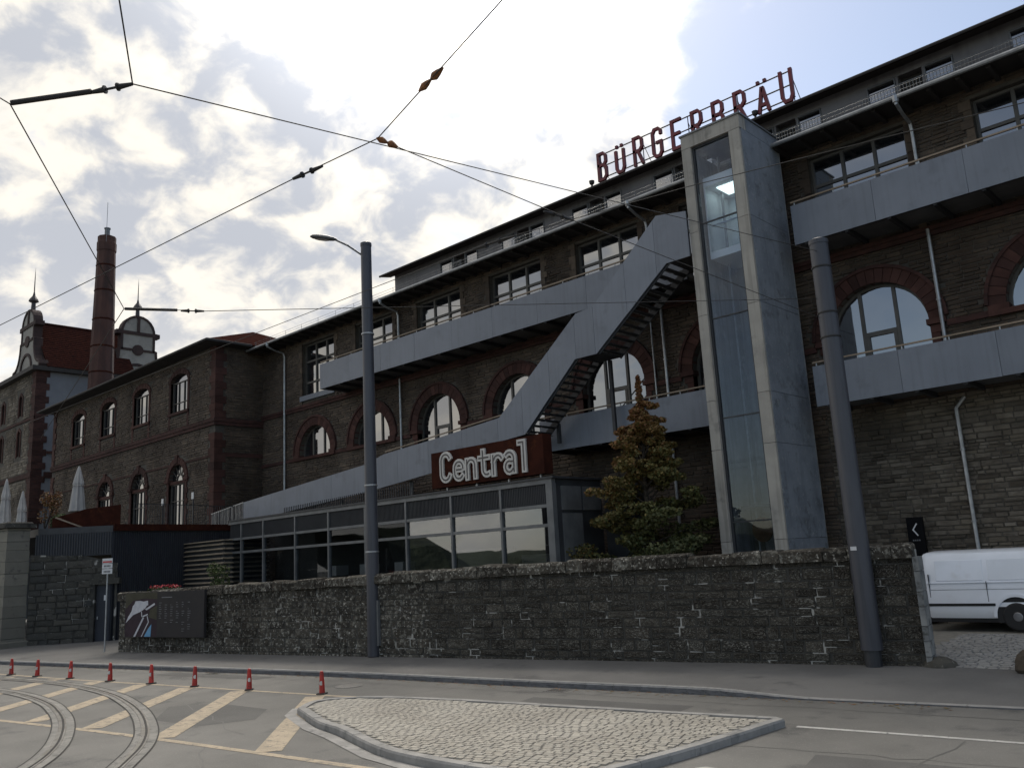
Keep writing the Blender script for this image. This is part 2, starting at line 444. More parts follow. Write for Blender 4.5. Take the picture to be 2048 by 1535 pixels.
pmat('red_petal', (0.5, 0.03, 0.04), (0.4, 0.04, 0.05), scale=9, rough=0.6)
pmat('iron_cover', (0.12, 0.115, 0.11), (0.08, 0.08, 0.08), scale=8, rough=0.6, metal=0.4, bump=0.4, bscale=60)
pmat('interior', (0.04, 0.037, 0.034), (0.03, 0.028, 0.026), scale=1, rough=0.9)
pmat('interior_pale', (0.35, 0.33, 0.3), (0.3, 0.28, 0.26), scale=1, rough=0.8)
pmat('lift_interior', (0.75, 0.77, 0.78), (0.68, 0.7, 0.71), scale=1, rough=0.5)
pmat('navy_door', (0.02, 0.024, 0.036), (0.016, 0.019, 0.028), scale=2, rough=0.6)
emit_mat('lift_light', (0.9, 1.0, 0.86), 1.7)
for nm_ in ('maple_leaf', 'bush_leaf'):
    b_ = MATS[nm_].node_tree.nodes['Principled BSDF']
    b_.inputs['Subsurface Weight'].default_value = 0.0
    b_.inputs['Transmission Weight'].default_value = 0.0


# ------------------------------------------------------------------ mesh helpers
ROOTM = {}


def setp(o, label=None, cat=None, group=None, kind=None):
    if label:
        o['label'] = label
    if cat:
        o['category'] = cat
    if group:
        o['group'] = group
    if kind:
        o['kind'] = kind
    return o


def thing(name, label=None, cat=None, loc=(0, 0, 0), rotz=0.0, group=None, kind=None):
    o = bpy.data.objects.new(name, None)
    o.empty_display_size = 0.3
    COL.objects.link(o)
    o.location = loc
    o.rotation_euler = (0, 0, rotz)
    ROOTM[o] = Matrix.Translation(loc) @ Matrix.Rotation(rotz, 4, 'Z')
    setp(o, label, cat, group, kind)
    return o


class MB:
    def __init__(s):
        s.v, s.f, s.t = [], [], []

    def add(s, vs, fs, tint=0.0):
        n = len(s.v)
        s.v.extend(tuple(map(float, p)) for p in vs)
        for f in fs:
            s.f.append(tuple(i + n for i in f))
            s.t.append(tint)
        return s

    def box(s, x0, x1, y0, y1, z0, z1, tint=0.0, ch=0.0):
        if ch:
            return s.cbox(x0, x1, y0, y1, z0, z1, ch, tint)
        v = [(x0, y0, z0), (x1, y0, z0), (x1, y1, z0), (x0, y1, z0), (x0, y0, z1), (x1, y0, z1), (x1, y1, z1), (x0, y1, z1)]
        return s.add(v, [(3, 2, 1, 0), (4, 5, 6, 7), (0, 1, 5, 4), (1, 2, 6, 5), (2, 3, 7, 6), (3, 0, 4, 7)], tint)

    def cbox(s, x0, x1, y0, y1, z0, z1, c, tint=0.0):
        # box with chamfered upper edges
        v = [(x0, y0, z0), (x1, y0, z0), (x1, y1, z0), (x0, y1, z0),
             (x0, y0, z1 - c), (x1, y0, z1 - c), (x1, y1, z1 - c), (x0, y1, z1 - c),
             (x0 + c, y0 + c, z1), (x1 - c, y0 + c, z1), (x1 - c, y1 - c, z1), (x0 + c, y1 - c, z1)]
        f = [(3, 2, 1, 0), (8, 9, 10, 11)]
        for i in range(4):
            j = (i + 1) % 4
            f += [(i, j, j + 4, i + 4), (i + 4, j + 4, j + 8, i + 8)]
        return s.add(v, f, tint)

    def obox(s, o, a, b, c, tint=0.0):
        o, a, b, c = (Vector(k) for k in (o, a, b, c))
        v = [o, o + a, o + a + b, o + b, o + c, o + a + c, o + a + b + c, o + b + c]
        f = [(3, 2, 1, 0), (4, 5, 6, 7), (0, 1, 5, 4), (1, 2, 6, 5), (2, 3, 7, 6), (3, 0, 4, 7)]
        if a.cross(b).dot(c) < 0:
            f = [tuple(reversed(k)) for k in f]
        return s.add(v, f, tint)

    def bar(s, p, q, w, h, upv=(0, 0, 1)):
        p, q = Vector(p), Vector(q)
        d = q - p
        u = Vector(upv)
        side = d.cross(u)
        if side.length < 1e-6:
            side = d.cross(Vector((0, 1, 0)))
        side.normalize()
        u = side.cross(d).normalized()
        return s.obox(p - side * w / 2 - u * h / 2, d, side * w, u * h)

    def tube(s, pts, r, n=6, caps=True):
        pts = [Vector(p) for p in pts]
        rs = r if isinstance(r, (list, tuple)) else [r] * len(pts)
        base = len(s.v)
        ref = None
        for i, p in enumerate(pts):
            d = (pts[min(i + 1, len(pts) - 1)] - pts[max(i - 1, 0)])
            d.normalize()
            if ref is None:
                ref = Vector((0, 0, 1)) if abs(d.z) < 0.9 else Vector((1, 0, 0))
            a = d.cross(ref)
            a.normalize()
            b = d.cross(a)
            ref = a.cross(d)
            for k in range(n):
                t = 2 * math.pi * k / n
                s.v.append(tuple(p + (a * math.cos(t) + b * math.sin(t)) * rs[i]))
        for i in range(len(pts) - 1):
            for k in range(n):
                k2 = (k + 1) % n
                s.f.append((base + i * n + k, base + i * n + k2, base + (i + 1) * n + k2, base + (i + 1) * n + k))
                s.t.append(0.0)
        if caps:
            s.f.append(tuple(base + k for k in reversed(range(n))))
            s.f.append(tuple(base + (len(pts) - 1) * n + k for k in range(n)))
            s.t += [0.0, 0.0]
        return s

    def lathe(s, prof, c=(0, 0, 0), n=12, rot=0.0):
        base = len(s.v)
        for r, z in prof:
            for k in range(n):
                t = 2 * math.pi * k / n + rot
                s.v.append((c[0] + r * math.cos(t), c[1] + r * math.sin(t), c[2] + z))
        for i in range(len(prof) - 1):
            for k in range(n):
                k2 = (k + 1) % n
                s.f.append((base + i * n + k, base + i * n + k2, base + (i + 1) * n + k2, base + (i + 1) * n + k))
                s.t.append(0.0)
        s.f.append(tuple(base + k for k in reversed(range(n))))
        s.f.append(tuple(base + (len(prof) - 1) * n + k for k in range(n)))
        s.t += [0.0, 0.0]
        return s

    def prism(s, poly, o, ax, az, ext):
        """poly 2-D, mapped to o + x*ax + y*az, extruded by ext"""
        o, ax, az, ext = Vector(o), Vector(ax), Vector(az), Vector(ext)
        n = len(poly)
        area = sum(poly[i][0] * poly[(i + 1) % n][1] - poly[(i + 1) % n][0] * poly[i][1] for i in range(n))
        if (area > 0) != (ax.cross(az).dot(ext) < 0):
            poly = list(reversed(poly))
        a = [o + ax * p[0] + az * p[1] for p in poly]
        b = [p + ext for p in a]
        tri = tessellate_polygon([[Vector((p[0], p[1], 0)) for p in poly]])
        f = []
        for t in tri:
            (x0, y0), (x1, y1), (x2, y2) = (poly[i] for i in t)
            if ((x1 - x0) * (y2 - y0) - (x2 - x0) * (y1 - y0) > 0) != (sum(poly[i][0] * poly[(i + 1) % n][1] - poly[(i + 1) % n][0] * poly[i][1] for i in range(n)) > 0):
                t = tuple(reversed(t))
            f.append(tuple(t))
            f.append(tuple(i + n for i in reversed(t)))
        for i in range(n):
            j = (i + 1) % n
            f.append((j, i, i + n, j + n))
        return s.add(a + b, f)

    def ribbon(s, pts, w, o, ax, az, ext, closed=False):
        """stroke of width w along a 2-D polyline, extruded"""
        o, ax, az, ext = Vector(o), Vector(ax), Vector(az), Vector(ext)
        n = len(pts)
        L, Rr = [], []
        for i in range(n):
            if closed:
                a, b = pts[i - 1], pts[(i + 1) % n]
                d1 = Vector((pts[i][0] - a[0], pts[i][1] - a[1]))
                d2 = Vector((b[0] - pts[i][0], b[1] - pts[i][1]))
            else:
                a, b = pts[max(i - 1, 0)], pts[min(i + 1, n - 1)]
                d1 = Vector((pts[i][0] - a[0], pts[i][1] - a[1]))
                d2 = Vector((b[0] - pts[i][0], b[1] - pts[i][1]))
                if i == 0:
                    d1 = d2
                if i == n - 1:
                    d2 = d1
            d1, d2 = d1.normalized(), d2.normalized()
            t = (d1 + d2)
            t = t.normalized() if t.length > 1e-5 else d1
            nn = Vector((-t.y, t.x))
            k = 1 / max(0.5, abs(nn.dot(Vector((-d1.y, d1.x)))))
            e = Vector((0, 0))
            if not closed and i == 0:
                e = -d1 * w * 0.4
            if not closed and i == n - 1:
                e = d1 * w * 0.4
            L.append(Vector(pts[i]) + nn * w / 2 * k + e)
            Rr.append(Vector(pts[i]) - nn * w / 2 * k + e)
        vs = []
        for q in (L, Rr):
            vs += [o + ax * p.x + az * p.y for p in q]
        vs2 = [p + ext for p in vs]
        f = []
        m = n if closed else n - 1
        N2 = 2 * n
        for i in range(m):
            j = (i + 1) % n
            f += [(i, j, n + j, n + i), (N2 + i, N2 + n + i, N2 + n + j, N2 + j), (j, i, N2 + i, N2 + j), (n + i, n + j, N2 + n + j, N2 + n + i)]
        if not closed:
            f += [(0, n, N2 + n, N2), (n - 1, N2 + n - 1, N2 + 2 * n - 1, 2 * n - 1)]
        return s.add(vs + vs2, f)

    def mesh(s, name, mat, smooth=False, tint=False, M=None):
        me = bpy.data.meshes.new(name)
        v = s.v
        if M is not None:
            v = [tuple(M @ Vector(p)) for p in v]
        me.from_pydata(v, [], s.f)
        if mat:
            me.materials.append(MATS[mat])
        if smooth:
            me.polygons.foreach_set('use_smooth', [True] * len(me.polygons))
        if tint:
            a = me.attributes.new('tint', 'FLOAT', 'FACE')
            a.data.foreach_set('value', s.t)
        me.update()
        return me

    def build(s, name, mat, parent=None, smooth=False, tint=False, raw=False, kind=None, label=None, cat=None, group=None):
        M = None
        if parent is not None and not raw:
            p = parent
            while p.parent:
                p = p.parent
            M = ROOTM[p].inverted() if p in ROOTM else None
        me = s.mesh(name, mat, smooth, tint, M)
        o = bpy.data.objects.new(name, me)
        COL.objects.link(o)
        o.parent = parent
        if smooth:
            try:
                me.set_sharp_from_angle(angle=R_(40))
            except Exception:
                pass
        setp(o, label, cat, group, kind)
        return o


def inst(name, me, parent, loc, rot=(0, 0, 0), scale=(1, 1, 1), raw=False):
    o = bpy.data.objects.new(name, me)
    COL.objects.link(o)
    o.parent = parent
    if parent is not None and not raw:
        p = parent
        while p.parent:
            p = p.parent
        if p in ROOTM:
            loc = ROOTM[p].inverted() @ Vector(loc)
    o.location = loc
    o.rotation_euler = rot
    o.scale = scale
    return o


def copy_tree(o, loc, rotz=None, label=None, parent=None):
    c = o.copy()
    COL.objects.link(c)
    c.parent = parent
    if parent is None:
        c.location = loc
        if rotz is not None:
            c.rotation_euler = (0, 0, rotz)
        if label:
            c['label'] = label
    for ch in list(o.children):
        copy_tree(ch, None, parent=c)
    return c


def arc(cx, cz, r, a0, a1, n):
    return [(cx + r * math.cos(R_(a0 + (a1 - a0) * i / n)), cz + r * math.sin(R_(a0 + (a1 - a0) * i / n))) for i in range(n + 1)]


def stone_units(n, ymax=0.12, seed=1):
    """unit stones, x and z in -.5...5, y from 0 (bed) to -1 (face)"""
    r = random.Random(seed)
    out = []
    for i in range(n):
        j = lambda a: r.uniform(-a, a)
        e = 0.07
        v = [(-.5 + j(.02), 0, -.5 + j(.03)), (.5 + j(.02), 0, -.5 + j(.03)), (.5 + j(.02), 0, .5 + j(.03)), (-.5 + j(.02), 0, .5 + j(.03))]
        v += [(-.5 + e + j(.03), -.8 + j(.2), -.5 + e + j(.06)), (.5 - e + j(.03), -.8 + j(.2), -.5 + e + j(.06)), (.5 - e + j(.03), -.8 + j(.2), .5 - e + j(.06)), (-.5 + e + j(.03), -.8 + j(.2), .5 - e + j(.06)), (j(.15), -1.05 + j(.15), j(.15))]
        f = [(0, 1, 5, 4), (1, 2, 6, 5), (2, 3, 7, 6), (3, 0, 4, 7), (4, 5, 8), (5, 6, 8), (6, 7, 8), (7, 4, 8)]
        out.append((v, f))
    return out


def add_rubble(mb, x0, x1, z0, z1, holes, y=0.0, ch=(0.09, 0.17), sl=(0.2, 0.6), proud=(0.012, 0.05), gap=0.014, fwd=-1, axis='x', collect=None):
    """courses of uneven stones on a wall plane; holes: predicate(x, z)"""
    z = z0
    while z < z1 - 0.05:
        h = min(random.uniform(*ch), z1 - z)
        x = x0 - random.uniform(0, 0.3)
        while x < x1:
            w = random.uniform(*sl) * (1.25 if h > sum(ch) / 2 else 0.85)
            a, b = max(x, x0), min(x + w, x1)
            x += w
            if b - a < 0.08:
                continue
            if any(holes(px_, pz_) for px_ in (a, (a + b) / 2, b) for pz_ in (z, z + h / 2, z + h)):
                # try a short piece instead
                m_ = (a + b) / 2
                for (a2, b2) in ((a, m_), (m_, b)):
                    if b2 - a2 > 0.1 and not any(holes(px_, pz_) for px_ in (a2, (a2 + b2) / 2, b2) for pz_ in (z, z + h / 2, z + h)):
                        _stone(mb, a2, b2, z, z + h, y, proud, gap, fwd, axis)
                continue
            if collect is not None and collect(a, b, z, z + h):
                continue
            _stone(mb, a, b, z, z + h, y, proud, gap, fwd, axis)
        z += h


def _stone(mb, a, b, z0, z1, y, proud, gap, fwd, axis):
    g = gap * random.uniform(0.6, 1.5)
    a, b, z0, z1 = a + g / 2, b - g / 2, z0 + g / 2, z1 - g / 2
    p = random.uniform(*proud)
    e = min(0.02, (b - a) * .15, (z1 - z0) * .2)
    j = lambda: random.uniform(-e, e) * 0.6
    vs = [(a, 0, z0), (b, 0, z0), (b, 0, z1), (a, 0, z1)]
    vs += [(a + e + j(), p + j() * .5, z0 + e + j()), (b - e + j(), p + j() * .5, z0 + e + j()), (b - e + j(), p + j() * .5, z1 - e + j()), (a + e + j(), p + j() * .5, z1 - e + j())]
    if axis == 'x':
        vs = [(q[0], y + fwd * q[1], q[2]) for q in vs]
    else:
        vs = [(y + fwd * q[1], q[0], q[2]) for q in vs]
    f = [(0, 1, 5, 4), (1, 2, 6, 5), (2, 3, 7, 6), (3, 0, 4, 7), (4, 5, 6, 7)]
    if (axis == 'x') != (fwd < 0):
        f = [tuple(reversed(k)) for k in f]
    mb.add(vs, f, random.random())


def wall_with_holes(mb, outer, holes, y, depth, axis='x', fwd=-1):
    """sheet with real openings and reveals of the given depth; outer, holes: lists of (x, z)"""
    loops = [outer] + holes
    tri = tessellate_polygon([[Vector((p[0], p[1], 0)) for p in L] for L in loops])
    flat = [p for L in loops for p in L]
    P3 = (lambda p, d: (p[0], y + d, p[1])) if axis == 'x' else (lambda p, d: (y + d, p[0], p[1]))
    fs = []
    for t in tri:
        (x0, y0), (x1, y1), (x2, y2) = (flat[i] for i in t)
        c = (x1 - x0) * (y2 - y0) - (x2 - x0) * (y1 - y0)
        if (c < 0) != (axis != 'x'):
            t = tuple(reversed(t))
        fs.append(tuple(t))
    mb.add([P3(p, 0) for p in flat], fs)
    for H in holes:
        n = len(H)
        vs = [P3(p, 0) for p in H] + [P3(p, depth) for p in H]
        mb.add(vs, [(i, (i + 1) % n, n + (i + 1) % n, n + i) for i in range(n)])

# ------------------------------------------------------------------ ground
def strip(mb, pts, w, z, off=0.0):
    """flat ribbon of width w along a ground polyline"""
    P = [Vector((p[0], p[1])) for p in pts]
    L, Rr = [], []
    for i, p in enumerate(P):
        d = (P[min(i + 1, len(P) - 1)] - P[max(i - 1, 0)]).normalized()
        n = Vector((-d.y, d.x))
        c = p + n * off
        L.append((*(c + n * w / 2), z))
        Rr.append((*(c - n * w / 2), z))
    n = len(P)
    mb.add(L + Rr, [(n + i, n + i + 1, i + 1, i) for i in range(n - 1)])


def catmull(pts, k=8):
    out = []
    P = [Vector(p) for p in pts]
    for i in range(len(P) - 1):
        p0, p1, p2, p3 = P[max(i - 1, 0)], P[i], P[i + 1], P[min(i + 2, len(P) - 1)]
        for j in range(k):
            t = j / k
            out.append(0.5 * ((2 * p1) + (p2 - p0) * t + (2 * p0 - 5 * p1 + 4 * p2 - p3) * t * t + (3 * p1 - p0 - 3 * p2 + p3) * t ** 3))
    out.append(P[-1])
    return out


mb = MB()
g = [(-900, -900, 0), (900, -900, 0), (900, 900, 0), (-900, 900, 0)]
mb.add(g, [(0, 1, 2, 3)])
road = mb.build('road', 'asphalt', kind='structure', label='worn grey asphalt road in the foreground')
ROOTM[road] = Matrix.Identity(4)

K = [(-75, 3.0), (-50, 8.0), (-36.5, 10.68), (-30.3, 11.83), (-25.4, 12.76), (-19.0, 13.9), (-14.3, 14.5), (-10.3, 15.08), (-8.0, 15.35), (-4.0, 15.95), (4, 17.1), (20, 19.6), (60, 26)]
K = [Vector((p[0], p[1], 0)) for p in catmull([(a, b, 0) for a, b in K], 6)]


def kerb_h(x):
    if x < -9.6:
        return 0.13
    if x > -7.2:
        return 0.03
    t = (x + 9.6) / 2.4
    return 0.13 + (0.03 - 0.13) * (t * t * (3 - 2 * t))


# pavement: slopes gently up from the kerb to the stone wall
mb = MB()
rows = []
for p in K:
    h = kerb_h(p.x)
    back = p + Vector((-0.16, 0.985, 0)) * 3.2
    far = p + Vector((-0.16, 0.985, 0)) * (14 if p.x < -27 else 3.9)
    fr = p + Vector((-0.16, 0.985, 0)) * 0.13
    rows.append([(fr.x, fr.y, h - 0.004), (p.x * .75 + back.x * .25, p.y * .75 + back.y * .25, max(h, .1) + .015), (back.x, back.y, 0.2), (far.x, far.y, 0.2)])
n = len(rows)
vs = [q for r in rows for q in r]
fs = []
for i in range(n - 1):
    for k in range(3):
        fs.append((i * 4 + k, (i + 1) * 4 + k, (i + 1) * 4 + k + 1, i * 4 + k + 1))
mb.add(vs, fs)
mb.build('pavement', 'pavement', kind='structure', label='grey asphalt pavement along the old stone wall')

kerb = thing('kerb', 'long grey stone kerb between the road and the pavement', None, (0, 0, 0), kind='structure')
u = MB()
u.add([(0, -.5, -1), (1, -.5, -1), (1, .5, -1), (0, .5, -1), (0, -.5, .75), (1, -.5, .75), (0, -.36, 1), (1, -.36, 1), (0, .5, 1), (1, .5, 1)],
      [(0, 1, 5, 4), (4, 5, 7, 6), (6, 7, 9, 8), (0, 4, 6, 8, 3), (1, 2, 9, 7, 5), (2, 3, 8, 9)])
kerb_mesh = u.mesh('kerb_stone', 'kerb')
kerb_mesh.materials.append(MATS['kerb_face_shade'])
kerb_mesh.polygons[0].material_index = 1  # front face coloured darker than the top, standing in for shade
# walk along the kerb line in stones of about a metre
acc, pos = 0.0, []
for i in range(len(K) - 1):
    L_ = (K[i + 1] - K[i]).length
    m_ = max(1, round(L_ / 1.05))
    for j in range(m_):
        a = K[i].lerp(K[i + 1], j / m_)
        b = K[i].lerp(K[i + 1], (j + 1) / m_)
        pos.append((a, b))
for a, b in pos:
    if a.x < -52 or a.x > 6:
        continue
    d = b - a
    h0, h1 = kerb_h(a.x), kerb_h(b.x)
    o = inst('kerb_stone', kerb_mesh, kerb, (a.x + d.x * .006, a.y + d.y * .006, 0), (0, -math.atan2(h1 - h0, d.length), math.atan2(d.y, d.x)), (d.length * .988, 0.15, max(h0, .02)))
    if o.location.z == 0:
        o.location = (o.location.x - d.y / d.length * -0.0, o.location.y + 0.07, 0.0)

# tram track
A0 = [(-6, -3.6), (-10, 0.4), (-13.2, 3.35), (-15.43, 5.03), (-16.8, 5.85), (-18.29, 6.5), (-19.83, 7.05), (-21.3, 7.46), (-23.1, 7.85), (-25.46, 8.08), (-27.9, 8.02), (-31, 7.55), (-36, 6.0), (-44, 2.6)]
A_ = [Vector((p[0], p[1])) for p in catmull([(a, b, 0) for a, b in A0], 8)]
B_ = []
for i, p in enumerate(A_):
    d = (A_[min(i + 1, len(A_) - 1)] - A_[max(i - 1, 0)]).normalized()
    B_.append(p + Vector((d.y, -d.x)) * 1.46)
for path, lab in ((A_, 'inner curved tram rail nearer the left edge, sunk in the asphalt'), (B_, 'outer curved tram rail crossing the hatched road markings')):
    t = thing('tram_rail', lab, 'tram rail', (path[30].x, path[30].y, 0), group='tram rails')
    m1 = MB(); strip(m1, path, 0.42, 0.009); m1.build('concrete_bed', 'rail_concrete', t)
    m1 = MB(); strip(m1, path, 0.065, 0.016, 0.055); strip(m1, path, 0.03, 0.016, -0.035); m1.build('rail_head', 'rail_steel', t)
    m1 = MB(); strip(m1, path, 0.045, 0.0125, 0.0); m1.build('flange_groove', 'rail_groove', t)
    m1 = MB(); strip(m1, path, 0.025, 0.0125, 0.21); strip(m1, path, 0.025, 0.0125, -0.21); m1.build('tar_seam', 'rail_groove', t)

# painted markings (children of the road)
L1 = catmull([(-40, 7.6, 0), (-36, 8.75, 0), (-32.5, 9.5, 0), (-27.9, 10.08, 0), (-23.02, 10.84, 0), (-19.74, 11.32, 0), (-17.74, 11.63, 0), (-16.4, 11.86, 0), (-14.2, 12.55, 0), (-11.8, 12.95, 0), (-9.1, 13.3, 0), (-6.95, 13.58, 0)], 4)
m1 = MB(); strip(m1, [(p.x, p.y) for p in L1[:32]], 0.13, 0.0045); m1.build('edge_line', 'road_paint', road)
L2 = catmull([(-30, 4.6, 0), (-25, 5.6, 0), (-21.55, 6.3, 0), (-19.73, 6.62, 0), (-16.87, 7.08, 0), (-13.08, 7.56, 0), (-10.97, 7.8, 0), (-8.6, 8.05, 0), (-6, 8.2, 0)], 4)
m1 = MB(); strip(m1, [(p.x, p.y) for p in L2[:29]], 0.15, 0.0045); m1.build('edge_line', 'road_paint', road)
for a, b in [((-12.92, 7.7), (-17.3, 11.5)), ((-15.8, 7.3), (-20.0, 11.15)), ((-18.22, 7.0), (-22.1, 10.85)), ((-20.38, 6.66), (-24.1, 10.55)), ((-22.76, 6.35), (-26.3, 10.2)), ((-25.3, 6.2), (-28.5, 9.85)), ((-27.8, 5.6), (-31, 9.4))]:
    a, b = Vector(a), Vector(b)
    m1 = MB(); strip(m1, [a.lerp(b, i / 6) for i in range(7)], 0.44, 0.0065); m1.build('hatch_stripe', 'road_paint', road)
m1 = MB(); strip(m1, [(-6.62, 13.18), (-5, 13.36), (-3.5, 13.5), (-1, 13.75), (6, 14.6)], 0.11, 0.0045); m1.build('lane_line', 'white_paint', road)
# faded remains of an old arrow
m1 = MB()
m1.add([(-6.5, 10.3, .0045), (-5.9, 10.28, .0045), (-5.45, 10.15, .0045), (-5.2, 10.02, .0045), (-5.75, 10.1, .0045), (-6.2, 10.06, .0045), (-6.6, 10.16, .0045)], [(6, 5, 4, 3, 2, 1, 0)])
m1.build('faded_mark', 'white_paint', road)
m1 = MB(); m1.lathe([(0.34, 0.0), (0.34, 0.008), (0.30, 0.012), (0.0001, 0.012)], (-17.9, 12.85, 0), 20)
m1.build('manhole_cover', 'iron_cover', label='round iron manhole cover in the lane behind the island', cat='manhole cover')

# repairs, seams and drains in the asphalt
def patch(poly, name='asphalt_patch', mat='asphalt_patch', z=.0025):
    m_ = MB(); m_.add([(p[0], p[1], z) for p in poly], [tuple(range(len(poly)))])
    if sum(poly[i][0] * poly[(i + 1) % len(poly)][1] - poly[(i + 1) % len(poly)][0] * poly[i][1] for i in range(len(poly))) < 0:
        m_.f = [tuple(reversed(f)) for f in m_.f]
    return m_.build(name, mat, road)


patch([(-17.9, 8.1), (-16.3, 8.3), (-15.9, 9.2), (-16.8, 10.0), (-18.6, 9.9), (-19.4, 9.1)])
patch([(-26.0, 12.3), (-21.5, 13.1), (-21.6, 12.5), (-26.1, 11.7)])
patch([(-5.6, 11.6), (-3.2, 11.9), (-3.1, 10.6), (-5.3, 10.3)])
patch([(-12.5, 13.55), (-9.0, 14.05), (-8.95, 13.5), (-12.4, 13.05)])
rk = random.Random(21)
for (p0, p1, wd_) in (((-34, 10.6), (-19, 13.3), .03), ((-19, 13.3), (-4, 15.1), .03), ((-5.0, 6.0), (-4.2, 13.2), .025), ((-14.5, 7.4), (-10.2, 5.2), .025), ((-20.5, 9.8), (-14.6, 8.2), .02), ((-3, 12.2), (-7.6, 11.4), .02), ((-23, 11.3), (-22.4, 12.9), .02), ((-15.5, 12.6), (-15.0, 14.1), .02)):
    m_ = MB()
    pts_ = [Vector(p0).lerp(Vector(p1), i / 14) + Vector((rk.uniform(-.09, .09), rk.uniform(-.09, .09))) for i in range(15)]
    strip(m_, pts_, wd_, .0035)
    m_.build('tar_seam', 'tar', road)
for dx_, dy_ in ((-24.3, 12.72), (-12.6, 14.42)):
    dr_ = thing('road_drain', 'cast iron road drain in the gutter ' + ('behind the cones' if dx_ < -20 else 'behind the traffic island'), 'drain', (dx_, dy_, 0), R_(10))
    m_ = MB(); m_.box(-.25, .25, -.2, .2, 0, .006); m_.build('frame', 'iron_cover', dr_, raw=True)
    for k in range(7):
        m_ = MB(); m_.box(-.2 + k * .06, -.17 + k * .06, -.16, .16, .0062, .0085); m_.build('slot', 'rail_groove', dr_, raw=True)
# dry leaves blown along the kerb
m_ = MB()
for k in range(420):
    t_ = rk.random()
    kx = -34 + 29 * t_
    kp = min(K, key=lambda q: abs(q.x - kx))
    cx_, cy_ = kx, kp.y + (kx - kp.x) * .17 - abs(rk.gauss(0, .16)) - .03
    a_ = rk.uniform(0, 6.28)
    s_ = rk.uniform(.02, .05)
    e_ = Vector((math.cos(a_), math.sin(a_))) * s_
    f_ = Vector((-e_.y, e_.x)) * .6
    m_.add([(cx_ - e_.x, cy_ - e_.y, .006), (cx_ + f_.x, cy_ + f_.y, .014), (cx_ + e_.x, cy_ + e_.y, .007), (cx_ - f_.x, cy_ - f_.y, .01)], [(0, 3, 2, 1)], .4 + .55 * rk.random())
m_.build('fallen_leaves', 'maple_leaf', tint=True, kind='stuff', label='dry brown leaves scattered along the kerb')

# ---- traffic island: kerb ring + setts
ISL = catmull([(-15.6, 9.95, 0), (-16.12, 10.7, 0), (-15.65, 11.42, 0), (-14.19, 12.0, 0), (-11.79, 12.42, 0), (-9.14, 12.83, 0), (-6.95, 13.2, 0)], 5)
ISL = [(p.x, p.y) for p in ISL] + [(-6.76, 13.08)]
ISL2 = catmull([(-6.76, 13.08, 0), (-6.86, 11.6, 0), (-7.0, 10.2, 0), (-7.25, 9.0, 0), (-7.75, 8.5, 0), (-8.77, 8.33, 0), (-10.02, 8.33, 0), (-11.09, 8.47, 0), (-12.96, 9.07, 0), (-13.96, 9.31, 0), (-15.6, 9.95, 0)], 5)
ISLP = [Vector(p) for p in ISL] + [Vector((p.x, p.y)) for p in ISL2[1:-1]]
isl_c = Vector((-11, 10.7))
island = thing('traffic_island', 'wedge shaped traffic island paved with small setts inside a stone kerb', None, (isl_c.x, isl_c.y, 0), kind='structure')


def inset(poly, d):
    out = []
    n = len(poly)
    for i in range(n):
        a, b, c = poly[i - 1], poly[i], poly[(i + 1) % n]
        t = ((b - a).normalized() + (c - b).normalized()).normalized()
        nn = Vector((t.y, -t.x))
        out.append(b + nn * d)
    return out


if sum(ISLP[i].x * ISLP[(i + 1) % len(ISLP)].y - ISLP[(i + 1) % len(ISLP)].x * ISLP[i].y for i in range(len(ISLP))) > 0:
    ISLP.reverse()
IN = inset(ISLP, 0.17)
INb = inset(ISLP, 0.02)
# individual kerb stones of the ring
i = 0
n = len(ISLP)
ring = []
cur = [0]
accl = 0
for i in range(n):
    accl += (ISLP[(i + 1) % n] - ISLP[i]).length
    cur.append(i + 1)
    if accl > 0.85:
        ring.append(cur)
        cur = [i + 1]
        accl = 0
if len(cur) > 1:
    ring.append(cur)
for seg in ring:
    m1 = MB()
    O0 = [ISLP[k % n] for k in seg]
    I0 = [IN[k % n] for k in seg]
    Ot = [INb[k % n] for k in seg]
    if len(seg) > 1:   # small joint
        for arr in (O0, I0, Ot):
            arr[0] = arr[0].lerp(arr[1], min(.3, 0.006 / max(.02, (arr[1] - arr[0]).length)))
    m = len(seg)
    hh = 0.125 + random.uniform(-.004, .004)
    vs = [(*p, -0.05) for p in O0] + [(*p, hh - .03) for p in O0] + [(*p, hh) for p in Ot] + [(*p, hh) for p in I0] + [(*p, -0.05) for p in I0]
    fs = []
    for k in range(m - 1):
        for r in range(4):
            fs.append((r * m + k + 1, r * m + k, (r + 1) * m + k, (r + 1) * m + k + 1))
    fs += [(0, m, 2 * m, 3 * m, 4 * m), (4 * m + m - 1, 3 * m + m - 1, 2 * m + m - 1, m + m - 1, m - 1)]
    m1.add(vs, fs)
    m1.build('kerb_stone', 'kerb', island)
m1 = MB()
m1.add([(*p, 0.098) for p in IN], [tuple(range(len(IN)))[::-1]])
m1.build('joint_bed', 'sett_joint', island)
# concrete gutter strip along the near left side
m1 = MB()
gut = [Vector((p.x, p.y)) for p in ISL2[20:]]
gpts = [(-8.85, 8.19), (-10.04, 8.19), (-11.14, 8.33), (-13.0, 8.93), (-14.0, 9.17), (-15.62, 9.8), (-16.2, 10.35)]
strip(m1, gpts, 0.22, 0.0085)
m1.build('gutter_strip', 'kerb', island)


def inpoly(p, poly):
    c = False
    j = len(poly) - 1
    for i in range(len(poly)):
        a, b = poly[i], poly[j]
        if (a.y > p.y) != (b.y > p.y) and p.x < (b.x - a.x) * (p.y - a.y) / (b.y - a.y) + a.x:
            c = not c
        j = i
    return c


